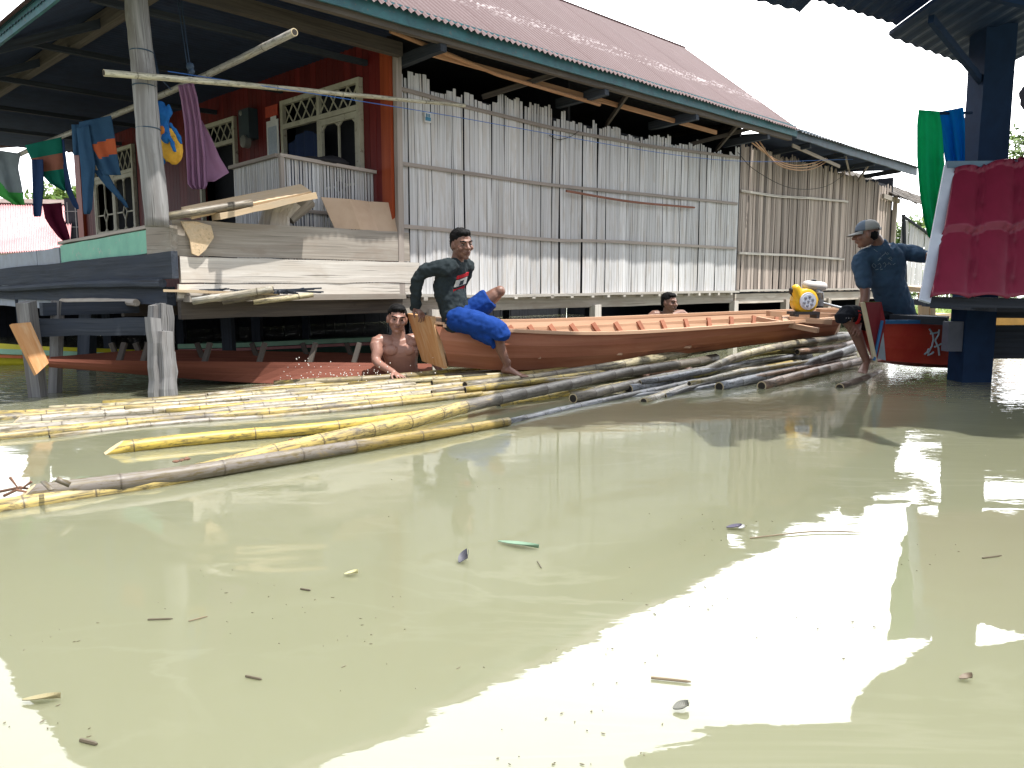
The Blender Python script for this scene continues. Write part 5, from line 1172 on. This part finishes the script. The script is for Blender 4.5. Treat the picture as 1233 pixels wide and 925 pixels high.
for k in range(9000):
    X_ = r_.uniform(7.5, 15); Y_ = 17.5+r_.random()**1.5*14; p = Vector((X_*Y_/18, Y_, r_.uniform(0, .15))); q = Vector((r_.gauss(0, .4), r_.gauss(0, .4), 1)).normalized(); s = r_.uniform(.08, .2); w_ = q.orthogonal().normalized()*.03
    b.add([p-w_, p+w_, p+q*s], [(0, 1, 2)], None, r_.random())
struct(b.build('grass', leafmat('grass_blades', (.20, .30, .05), (.34, .44, .12)), recalc=False), 'stuff')
b = MB(); b.board((5, 25, .0), (40, 25, .0), .1, 15, up=(0, 0, 1)); struct(b.build('bank', paint('bank_soil', (.14, .17, .06))))
b = MB(); r_ = random.Random(11)
for k in range(16000):
    a = r_.uniform(-1.25, 1.25); Y_ = 75+r_.uniform(-4, 4); hh = 2.4+1.3*mnoise.noise(Vector((a*14, 0, 0)))+.6*mnoise.noise(Vector((a*60, 3, 0)))
    p = Vector((math.sin(a)*Y_, math.cos(a)*Y_, r_.random()*hh)); q = Vector((r_.gauss(0, 1), r_.gauss(0, 1), r_.gauss(0, 1))).normalized(); s = r_.uniform(.2, .5); w_ = q.orthogonal().normalized()*s*.5
    b.add([p-q*s, p+w_, p+q*s, p-w_], [(0, 1, 2, 3)], None, r_.random())
struct(b.build('distant_trees', LEAF, recalc=False), 'stuff')
b = MB(); qa, qb = on(1113, 383, .5), on(1140, 383, .5)
b = MB(); b.board(at(1098, 346, 9.5), at(1128, 350, 9.0), .05, .3, tone=.6); b.board(at(1112, 352, 9.3), at(1112, 390, 9.3), .1, .06, up=(1, 0, 0), tone=.8); b.board(at(1122, 358, 9.3), at(1122, 385, 9.3), .06, .05, up=(1, 0, 0), tone=.8)
b.board(at(1095, 384, 9.2), at(1135, 380, 9.6), .06, .2, tone=.6)
tag(b.build('wooden_bench', W_PLANK), 'pale wooden stand behind the man in the cap, beside the tiled awning', 'stand')
# ------------------------------------------------------------------ people
SK1 = skin('brown_skin', (.19, .096, .068)); SK2 = skin('warm_brown_skin', (.32, .17, .13)); SK3 = skin('mid_brown_skin', (.21, .11, .08))
HAIR = paint('black_hair', (.004, .004, .0045), (.009, .0085, .009), rough=.7, scale=60, spec=.15)
EYEW = paint('eye_white', (.20, .17, .15), rough=.4); EYED = paint('eye_dark', (.015, .01, .008), rough=.2)
LIP = skin('lip', (.13, .055, .045))
def basis(face, up=(0, 0, 1)):
    f = Vector(face).normalized(); r_ = f.cross(Vector(up)).normalized(); u = r_.cross(f)
    return Matrix((r_, f, u)).transposed()             # columns: right, forward, up
def head_into(b, c, M, s=1.0):
    def e(p, r): b.ell(Vector(c)+M @ (Vector(p)*s), [x*s for x in r], M, 18)
    e((0, -.012, .035), (.074, .094, .080)); e((0, .012, -.01), (.067, .078, .085)); e((0, .030, -.055), (.050, .052, .048)); e((0, .062, -.088), (.024, .022, .018))
    e((0, .078, .030), (.050, .018, .014)); e((-.042, .060, -.018), (.024, .026, .022)); e((.042, .060, -.018), (.024, .026, .022))
    b.loft([Vector(c)+M @ (Vector(p)*s) for p in ((0, .086, .022), (0, .100, .0), (0, .112, -.018))], [.009*s, .011*s, .015*s], M @ Vector((1, 0, 0)), 10)
    e((-.014, .098, -.020), (.010, .010, .008)); e((.014, .098, -.020), (.010, .010, .008))
    e((0, .088, -.043), (.026, .014, .009)); e((0, .086, -.056), (.023, .014, .009)); e((0, .080, -.05), (.032, .018, .018))
    for sx in (-1, 1): b.ell(Vector(c)+M @ (Vector((sx*.077, -.004, -.004))*s), (.010*s, .020*s, .032*s), M, 12)
def face_parts(par, c, M, s=1.0, hair=True, hairdrop=0):
    b = MB()
    for sx in (-1, 1): b.ell(Vector(c)+M @ (Vector((sx*.031, .080, .010))*s), (.012*s, .009*s, .0045*s), M, 10)
    b.build('eyes', EYEW, par, smooth=True)
    b = MB()
    for sx in (-1, 1): b.ell(Vector(c)+M @ (Vector((sx*.031, .0875, .010))*s), (.006*s, .004*s, .006*s), M, 10)
    b.build('pupils', EYED, par, smooth=True)
    b = MB()
    for sx in (-1, 1): b.loft([Vector(c)+M @ (Vector(p)*s) for p in ((sx*.015, .094, .030), (sx*.032, .091, .036), (sx*.050, .075, .032))], [(.005*s, .003*s)]*3, M @ Vector((0, 0, 1)), 8)
    b.build('eyebrows', HAIR, par, smooth=True)
    b = MB(); b.ell(Vector(c)+M @ (Vector((0, .098, -.044))*s), (.020*s, .005*s, .004*s), M, 10); b.ell(Vector(c)+M @ (Vector((0, .096, -.054))*s), (.018*s, .006*s, .005*s), M, 10); b.build('lips', LIP, par, smooth=True)
    if hair:
        b = MB()
        b.ell(Vector(c)+M @ (Vector((0, -.022, .055))*s), (.080*s, .095*s, .074*s), M, 18); b.ell(Vector(c)+M @ (Vector((0, -.045, .01))*s), (.074*s, .066*s, .080*s), M, 16)
        b.ell(Vector(c)+M @ (Vector((0, .030, .092))*s), (.060*s, .052*s, .030*s), M, 14)
        b.remesh('hair', HAIR, par, .006, 1, (.018, .010))
def hand_into(b, w, fd, pn, s=1.0, curl=.5, spread=.2, side=1):
    """palm from wrist w along fd; pn = direction the palm faces; side=+1 thumb towards fd x pn"""
    fd = Vector(fd).normalized(); pn = Vector(pn); pn = (pn-fd*pn.dot(fd)).normalized(); sd = fd.cross(pn)*side
    w = Vector(w); b.loft([w-fd*.02*s, w+fd*.03*s, w+fd*.085*s], [(.026*s, .019*s), (.036*s, .017*s), (.040*s, .013*s)], sd, 12)
    for k, (o, ln) in enumerate(((.030, .072), (.010, .080), (-.011, .074), (-.030, .058))):
        p = w+fd*.085*s+sd*o*s; d = (fd+sd*(o/.03)*spread).normalized(); a = curl*.6; P = [p-fd*.012*s]
        q = p
        for j, f_ in enumerate((.45, .32, .23)):
            dd = (d*math.cos(a)+pn*math.sin(a)); q = q+dd*ln*f_*s; P.append(q); a += curl*.7
        b.loft(P, [.0095*s, .009*s, .0082*s, .0068*s], sd, 8)
    p = w+fd*.02*s+sd*.028*s; d = (fd*.65+sd*.75+pn*.25).normalized(); d2 = (fd*.9+sd*.25+pn*.4).normalized()
    b.loft([p-d*.01*s, p+d*.035*s, p+d*.035*s+d2*.03*s, p+d*.035*s+d2*.052*s], [.014*s, .012*s, .0105*s, .008*s], pn, 8)
def foot_into(b, ankle, fd, s=1.0):
    fd = Vector(fd).normalized(); up = Vector((0, 0, 1)); sd = fd.cross(up).normalized(); up = sd.cross(fd); a = Vector(ankle)
    b.loft([a+up*.03*s, a-up*.03*s-fd*.015*s, a-up*.055*s-fd*.03*s], [.034*s, .036*s, .030*s], sd, 12)
    b.loft([a-up*.055*s-fd*.035*s, a-up*.045*s+fd*.04*s, a-up*.060*s+fd*.115*s, a-up*.068*s+fd*.155*s], [(.030*s, .026*s), (.036*s, .034*s), (.044*s, .022*s), (.044*s, .014*s)], sd, 14)
    for k in range(5):
        o = (-.036+.0175*k)*s; ln = (.045, .04, .036, .03, .024)[k]*s
        b.loft([a-up*.068*s+fd*.15*s+sd*o, a-up*.070*s+fd*(.165*s+ln*.5)+sd*o*1.05, a-up*.075*s+fd*(.165*s+ln)+sd*o*1.08], [(.011 if k == 0 else .0085)*s]*3, sd, 8)
def sub(P, t0, t1, n=12):
    Q = catmull(P, 60); return [Q[int(round((t0+(t1-t0)*i/n)*60))] for i in range(n+1)]
def subr(rr, t0, t1, g, n=12):
    m_ = len(rr)-1; out = []
    for i in range(n+1):
        x = (t0+(t1-t0)*i/n)*m_; k = min(int(x), m_-1); out.append(rr[k]+(rr[k+1]-rr[k])*(x-k)+g)
    return out
def sleeve(b, P, rr, t0, t1, g, side=(.2, 1, .1), round_ends=True): b.loft(sub(P, t0, t1), subr(rr, t0, t1, g), side, 16, round_ends=round_ends)
def limb(b, P, r, side=(0.2, 1, .1), seg=14): b.loft(P, r, side, seg, n=14)
def printed(name, par, mats, segs, r):
    b = MB()
    for mi_, P in segs: b.tube(P, r, 6, mi=mi_)
    return b.build(name, mats, par)

# --- man sitting on the bow
pm = thing('person', 'man in a dark long-sleeved shirt and blue shorts sitting on the wooden boat bow', 'person')
hip = at(553, 383, 6.98); ch = at(541, 345, 6.98); nk = at(550, 316, 6.97); hc = at(556, 295, 6.92)
chest = Vector((.88, -.47, 0)).normalized(); rt = chest.cross(Vector((0, 0, 1)))
rs = nk+rt*.165+Vector((0, 0, -.045)); ls = nk-rt*.16+Vector((0, 0, -.035))
RA = [nk+Vector((0, 0, -.04)), rs, None, None]; 
re_, rw = at(506, 331, 6.86), at(500, 370, 6.93); le, lw = at(552, 350, 7.22), at(558, 383, 7.16)
rh, lh = hip+rt*.09+Vector((0, 0, .0)), hip-rt*.09; rk, ra = at(600, 399, 6.66), at(611, 440, 6.72); lk, la = at(599, 353, 7.05), at(578, 392, 7.22)
Mh = basis((.52, -.84, -.12), (-.10, 0, 1)); RA[2:] = [re_, rw]; LA = [nk+Vector((0, 0, -.04)), ls, le, lw]; RAr = [.05, .055, .038, .026]; LAr = [.05, .052, .036, .026]
RL = [rh, (rh+rk)/2+Vector((0, 0, .01)), rk, rk.lerp(ra, .3)+Vector((-.025, .02, 0)), ra]; LL = [lh, (lh+lk)/2, lk, lk.lerp(la, .3)+Vector((-.03, .02, 0)), la]; LGr = [.088, .078, .054, .052, .030]
b = MB(); head_into(b, hc, Mh, 1.13); limb(b, [nk+Vector((-.01, 0, -.05)), (nk+hc)/2+Vector((-.008, .0, -.01)), hc+Vector((-.02, .0, -.02))], [.062, .052, .055])
limb(b, [hip+Vector((0, 0, -.03)), (hip+ch)/2, ch, nk+Vector((0, 0, -.06))], [(.15, .10), (.14, .095), (.16, .105), (.13, .07)], rt, 18)
limb(b, [nk+Vector((0, 0, -.04)), rs, re_, rw], [.05, .055, .038, .026]); limb(b, [nk+Vector((0, 0, -.04)), ls, le, lw], [.05, .052, .036, .026])
hand_into(b, rw+Vector((0, 0, .005)), (.25, -.25, -1), (.9, .3, .0), 1.0, .35, .35, 1) if False else hand_into(b, rw+Vector((.0, 0, .0)), (.55, -.35, -.55), (.1, .0, -1), 1.0, .75, .25, -1)
hand_into(b, lw, (.6, .1, -.5), (0, 0, -1), 1.0, .5, .2, 1)
limb(b, [rh, (rh+rk)/2+Vector((0, 0, .01)), rk, rk.lerp(ra, .3)+Vector((-.025, .02, 0)), ra], [.088, .078, .054, .052, .030]); limb(b, [lh, (lh+lk)/2, lk, lk.lerp(la, .3)+Vector((-.03, .02, 0)), la], [.088, .076, .056, .052, .032])
b.ell(rk+Vector((.015, -.02, .01)), (.05, .05, .055)); b.ell(lk+Vector((.02, -.01, .015)), (.05, .05, .05))
foot_into(b, ra, (.90, -.55, -.12), .9); foot_into(b, la, (.8, .4, -.1), .9)
b.remesh('body', SK1, pm, .0055, 3); face_parts(pm, hc, Mh, 1.13)
SHIRT = cloth('charcoal_shirt', (.030, .040, .044), (.018, .025, .030))
b = MB(); g = .014
limb(b, [hip+Vector((-.01, 0, -.045)), (hip+ch)/2+Vector((-.01, 0, 0)), ch+Vector((0, 0, .0)), nk+Vector((-.01, 0, -.075)), nk+Vector((-.005, 0, -.035))], [(.175, .125), (.158, .115), (.178, .12), (.165, .092), (.092, .078)], rt, 20)
sleeve(b, RA, RAr, 0, 1, .020); sleeve(b, LA, LAr, 0, .97, .020); b.ell(rs+Vector((0,0,-.005)), (.078,.078,.074)); b.ell(ls, (.074,.074,.070))
o = b.remesh('shirt', SHIRT, pm, .008, 3, (.055, .030))
# chest print
fr = ch+chest*.105; upd = (nk-ch).normalized()
def CP(x, z): return ch+chest*(.128-.9*x*x-.10*abs(z-.03))+rt*x+upd*z
b = MB()
for mi_, x0, x1, z0, z1 in ((0, -.06, .09, .085, .115), (1, -.05, .09, .015, .075), (0, -.05, .09, -.045, -.005), (2, .0, .05, .02, .06)):
    vs, fs = [], []; n = 8
    for i in range(n+1):
        x = x0+(x1-x0)*i/n
        for z in (z0-.25*x, z1-.25*x): 
            for d in (-.012, .004 if mi_ != 2 else .006): vs.append(CP(x, z)+chest*d)
    for i in range(n): a = i*4; fs += [(a+1, a+5, a+7, a+3), (a, a+2, a+6, a+4), (a, a+4, a+5, a+1), (a+2, a+3, a+7, a+6)]
    fs += [(0, 1, 3, 2), (n*4, n*4+2, n*4+3, n*4+1)]
    b.add(vs, fs, mi=mi_)
q = b.build('chest_print', [cloth('red_print', (.45, .02, .03)), cloth('white_print', (.55, .55, .52)), SHIRT], o)
BLUE = cloth('royal_blue_shorts', (.010, .05, .25), (.006, .03, .15))
b = MB(); limb(b, [hip+Vector((-.005, 0, .03)), hip+Vector((0, 0, -.06))], [(.165, .115), (.165, .12)], rt, 18)
sleeve(b, RL, [x+.006*i for i, x in enumerate(LGr)], 0, .62, .026, (0, 1, 0), False); b.loft([(rh+rk)/2+Vector((0, 0, -.06)), rk+Vector((-.05, 0, -.08)), rk.lerp(ra, .40)+Vector((-.075, 0, 0))], [(.07, .06), (.075, .045), (.05, .02)], (0, 1, 0))
sleeve(b, LL, [x+.006*i for i, x in enumerate(LGr)], 0, .37, .024, (0, 1, 0), False)
b.remesh('shorts', BLUE, pm, .008, 3, (.07, .022))

# --- bare-chested man in the water
p2_ = thing('person', 'bare-chested smiling man standing waist-deep in the water with one hand on the bamboo', 'person')
hc = at(478, 385, 7.05); nk = at(480, 405, 7.10); hip = at(486, 452, 7.22); ch = at(482, 422, 7.12)
fcd = Vector((.22, -.97, 0)); rt = fcd.cross(Vector((0, 0, 1))).normalized(); Mh = basis((.24, -.95, -.10), (.10, 0, 1))
rs = at(455, 411, 7.06); ls = at(505, 409, 7.20); re_, rw = at(454, 436, 6.95), at(474, 449, 6.82); le, lw = at(517, 428, 7.25), at(530, 446, 7.2)
b = MB(); head_into(b, hc, Mh, 1.08); limb(b, [nk+Vector((0, .02, -.04)), (nk+hc)/2+Vector((0, .02, 0)), hc+Vector((0, .01, -.03))], [.068, .056, .056])
limb(b, [hip+Vector((0, 0, -.35)), hip, (hip+ch)/2, ch, nk+Vector((0, .01, -.07))], [(.14, .10), (.135, .095), (.14, .095), (.165, .105), (.12, .075)], rt, 18)
b.ell(ch+rt*-.075+Vector((0, -.085, .01)), (.065, .03, .05)); b.ell(ch+rt*.075+Vector((0, -.085, .01)), (.065, .03, .05))
b.ell(ch+rt*.105+Vector((0, -.02, .07)), (.07, .06, .05)); b.ell(ch-rt*.105+Vector((0, -.02, .07)), (.07, .06, .05))
limb(b, [nk+Vector((0, .02, -.05)), rs, rs.lerp(re_, .5), re_, rw], [.050, .060, .052, .040, .028]); limb(b, [nk+Vector((0, .02, -.05)), ls, ls.lerp(le, .5), le, lw], [.050, .060, .052, .040, .028])
limb(b, [hip+Vector((-.1, 0, -.3)), hip+Vector((-.12, 0, -1.0))], [.09, .06]); limb(b, [hip+Vector((.1, 0, -.3)), hip+Vector((.12, 0, -1.0))], [.09, .06])
hand_into(b, rw, (.6, -.6, -.22), (0, 0, -1), .95, .30, .45, -1); hand_into(b, lw, (.5, -.3, -.3), (0, 0, -1), .95, .5, .3, 1)
b.remesh('body', SK2, p2_, .0055, 3); face_parts(p2_, hc, Mh, 1.08)

# --- man behind the boat
p3_ = thing('person', 'man seen from the shoulders up in the water behind the wooden boat, near its middle', 'person')
hc = at(806, 365, 9.45); nk = at(803, 378, 9.5); Mh = basis((.62, -.78, -.06))
b = MB(); head_into(b, hc, Mh); limb(b, [nk+Vector((0, 0, -.05)), hc+Vector((0, .01, -.03))], [.068, .056])
rs, ls = at(786, 381, 9.45), at(823, 380, 9.65); rt = Vector((1, .35, 0)).normalized()
limb(b, [nk+Vector((0, 0, -1.0)), nk+Vector((0, 0, -.5)), nk+Vector((0, 0, -.25)), nk+Vector((0, 0, -.07))], [(.14, .1), (.14, .1), (.17, .11), (.13, .07)], rt, 16)
limb(b, [nk+Vector((0, 0, -.05)), rs, rs+Vector((-.08, -.05, -.28)), rs+Vector((.0, -.2, -.42))], [.05, .062, .042, .028]); limb(b, [nk+Vector((0, 0, -.05)), ls, ls+Vector((.07, -.05, -.28)), ls+Vector((.0, -.2, -.42))], [.05, .062, .042, .028])
hand_into(b, rs+Vector((.0, -.2, -.42)), (.2, -1, 0), (0, 0, -1), 1, .4); hand_into(b, ls+Vector((.0, -.2, -.42)), (-.2, -1, 0), (0, 0, -1), 1, .4)
b.remesh('body', SK3, p3_, .006, 3); face_parts(p3_, hc, Mh)

# --- man in the cap, seen from behind
p5_ = thing('person', 'man in a pale cap and dark blue t-shirt sitting on the red painted boat', 'person')
hip = at(1083, 388, 7.80); ch = at(1069, 335, 7.72); nk = at(1060, 294, 7.66); hc = at(1044, 283, 7.60)
rt = Vector((.93, .36, 0)).normalized(); rt.z = .16                    # his right is to the right of the picture
ls, rs = at(1037, 314, 7.62), at(1091, 304, 7.80); le, lw = at(1042, 355, 7.52), at(1034, 390, 7.42); re_, rw = at(1117, 309, 7.70), at(1150, 305, 7.30)
lk, la = at(1018, 380, 7.40), at(1043, 434, 7.45); lh = hip-rt*.1; rhp = hip+rt*.1; rk, ra = at(1048, 392, 8.1), at(1062, 425, 8.1)
LA = [nk+Vector((0, 0, -.06)), ls, ls.lerp(le, .5), le, le.lerp(lw, .4), lw]; LAr = [.05, .060, .052, .043, .039, .028]; RA = [nk+Vector((0, 0, -.06)), rs, rs.lerp(re_, .5), re_, rw]; RAr = [.05, .058, .050, .042, .028]
LL = [lh, lh.lerp(lk, .5), lk, lk.lerp(la, .3)+Vector((.035, .03, 0)), la]; LGr = [.09, .08, .060, .058, .034]
Mh = basis((-.93, .30, -.12), (.1, 0, 1))
b = MB(); head_into(b, hc, Mh, 1.08); limb(b, [nk+Vector((0, 0, -.06)), (nk+hc)/2+Vector((.02, 0, 0)), hc+Vector((.02, .01, -.02))], [.066, .058, .058])
limb(b, [hip+Vector((0, 0, -.05)), (hip+ch)/2, ch, nk+Vector((.01, 0, -.07))], [(.15, .10), (.14, .08), (.16, .08), (.13, .06)], rt, 18)
b.loft(sub(LA, 0, 1, 14), subr(LAr, 0, 1, 0, 14), (.2, 1, .1), 14); b.loft(sub(RA, 0, 1, 14), subr(RAr, 0, 1, 0, 14), (.2, 1, .1), 14)
hand_into(b, lw, (-.35, -.5, -.45), (-.2, .5, -.6), 1, .6, .2, -1); hand_into(b, rw, (.9, -.3, .1), (0, -.9, -.2), 1, .7)
limb(b, LL, LGr); limb(b, [rhp, rhp.lerp(rk, .5), rk, rk.lerp(ra, .3), ra], [.09, .08, .056, .054, .032])
foot_into(b, la, (-.55, -.8, -.15), .95); foot_into(b, ra, (-.5, .8, -.1), .95)
b.remesh('body', SK3, p5_, .0055, 3); face_parts(p5_, hc, Mh, 1.08, hair=False)
b = MB(); b.ell(hc+Mh @ Vector((0, -.035, .005)), (.078, .070, .07), Mh, 16); b.remesh('hair', HAIR, p5_, .006, 1, (.018, .008))
TSH = cloth('slate_blue_tshirt', (.055, .10, .165), (.034, .066, .115))
b = MB(); limb(b, [hip+Vector((0, 0, -.06)), hip+Vector((0, .0, .08)), ch+Vector((0, 0, -.05)), ch+Vector((0, .0, .1)), nk+Vector((.01, 0, -.085)), nk+Vector((0, 0, -.03))], [(.178, .135), (.165, .125), (.182, .125), (.195, .12), (.17, .095), (.092, .08)], rt, 20)
sleeve(b, LA, LAr, 0, .46, .022); sleeve(b, RA, RAr, 0, .66, .022); b.ell(ls, (.082,.08,.076)); b.ell(rs, (.08,.08,.074))
o = b.remesh('t_shirt', TSH, p5_, .008, 3, (.07, .026))
PR = cloth('pale_back_print', (.25, .32, .38)); back = Vector((.30, -.95, .0)).normalized()
dg = bpy.context.evaluated_depsgraph_get(); bpy.context.view_layer.update()
def onshirt(px, py, obj):
    d = ray(px, py).normalized(); ok, loc, nrm, _ = obj.ray_cast(Vector((0, 0, CH)), d)
    return loc+nrm*.001 if ok else at(px, py, 7.5)
b = MB()
for P in (((1058, 296), (1066, 304), (1072, 312)), ((1064, 295), (1069, 305), (1074, 312)), ((1072, 297), (1066, 305), (1058, 312)), ((1057, 314), (1061, 311)), ((1069, 311), (1074, 314)), ((1052, 300), (1060, 306)),
          ((1050, 320), (1052, 317), (1055, 320), (1053, 323), (1050, 320)), ((1057, 319), (1059, 317), (1061, 320), (1060, 323)), ((1063, 318), (1065, 316), (1067, 319), (1065, 322)), ((1069, 319), (1070, 316), (1073, 319)), ((1075, 319), (1078, 317)), ((1054, 325), (1058, 324)), ((1060, 325), (1063, 324))):
    b.tube([onshirt(x, y, o) for x, y in P], .0028, 5)
b.build('back_print', PR, o)
CAPM = cloth('pale_cap', (.34, .33, .31), (.27, .27, .27)); CAPB = cloth('blue_grey_cap_panel', (.15, .19, .25))
def hp(x, y, z): return hc+Mh @ (Vector((x, y, z))*1.10)
b = MB(); prof = []; vs, fs, mi_ = [], [], []
seg, rn = 24, 9
for j in range(rn+1):
    a = j/rn*math.pi/2
    for i in range(seg):
        t_ = 2*math.pi*i/seg; vs.append(hp(.084*math.cos(t_)*math.cos(a)**.75, -.008+.102*math.sin(t_)*math.cos(a)**.75, .035+.092*math.sin(a)))
for j in range(rn):
    for i in range(seg):
        fs.append((j*seg+i, j*seg+(i+1) % seg, (j+1)*seg+(i+1) % seg, (j+1)*seg+i)); mi_.append(1 if math.sin(2*math.pi*(i+.5)/seg) > .25 else 0)
b.add(vs, fs, mi=mi_); cp_ = b.build('cap', [CAPM, CAPB], p5_, smooth=True); md = cp_.modifiers.new('s', 'SOLIDIFY'); md.thickness = .004
b = MB(); vs, fs = [], []
for j in range(7):
    for i in range(13):
        t_ = math.pi*(i/12); r_ = j/6; x = .072*math.cos(t_); y = .085*math.sin(t_)**.8+.01; vs.append(hp(x*(1+.05*r_), .03+y*.55+r_*.085*math.sin(t_)**.6, .034-.022*r_-.10*(x*x)*8*r_))
for j in range(6):
    for i in range(12): fs.append((j*13+i, j*13+i+1, (j+1)*13+i+1, (j+1)*13+i))
b.add(vs, fs); bb = b.build('brim', CAPM, cp_, smooth=True); md = bb.modifiers.new('s', 'SOLIDIFY'); md.thickness = .005
b = MB(); b.ell(hp(0, 0-.008, .127), (.008, .008, .005), Mh, 8); b.loft([hp(-.05, -.092, .035), hp(0, -.112, .04), hp(.05, -.092, .035)], [(.012, .006)]*3, Mh @ Vector((0, 0, 1)), 8); b.build('cap_button', paint('cap_strap_dark', (.03, .03, .035)), cp_)
SHB = cloth('black_shorts', (.012, .014, .02)); 
b = MB(); limb(b, [hip+Vector((0, 0, .0)), hip+Vector((0, 0, -.08))], [(.17, .13), (.165, .13)], rt, 18)
sleeve(b, LL, [x+.004*i for i, x in enumerate(LGr)], 0, .58, .024, (0, 1, 0), False); limb(b, [rhp, rhp.lerp(rk, .5), rk], [.11, .10, .09])
so_ = b.remesh('shorts', SHB, p5_, .008, 3, (.06, .02))
b = MB(); dl = (lk-lh).normalized(); b.loft([lh.lerp(lk, .86), lh.lerp(lk, .86)+dl*.035], [.099, .097], (0, 0, 1), 18, round_ends=False); b.build('red_band', cloth('red_trim', (.50, .03, .03)), so_, smooth=True)
bpy.context.view_layer.update()
b = MB()
for k in range(3): b.tube([onshirt(1019+3*k, 383, so_), onshirt(1016+3*k, 391, so_)], .004, 5)
b.build('white_stripes', cloth('white_trim', (.6, .6, .6)), so_)
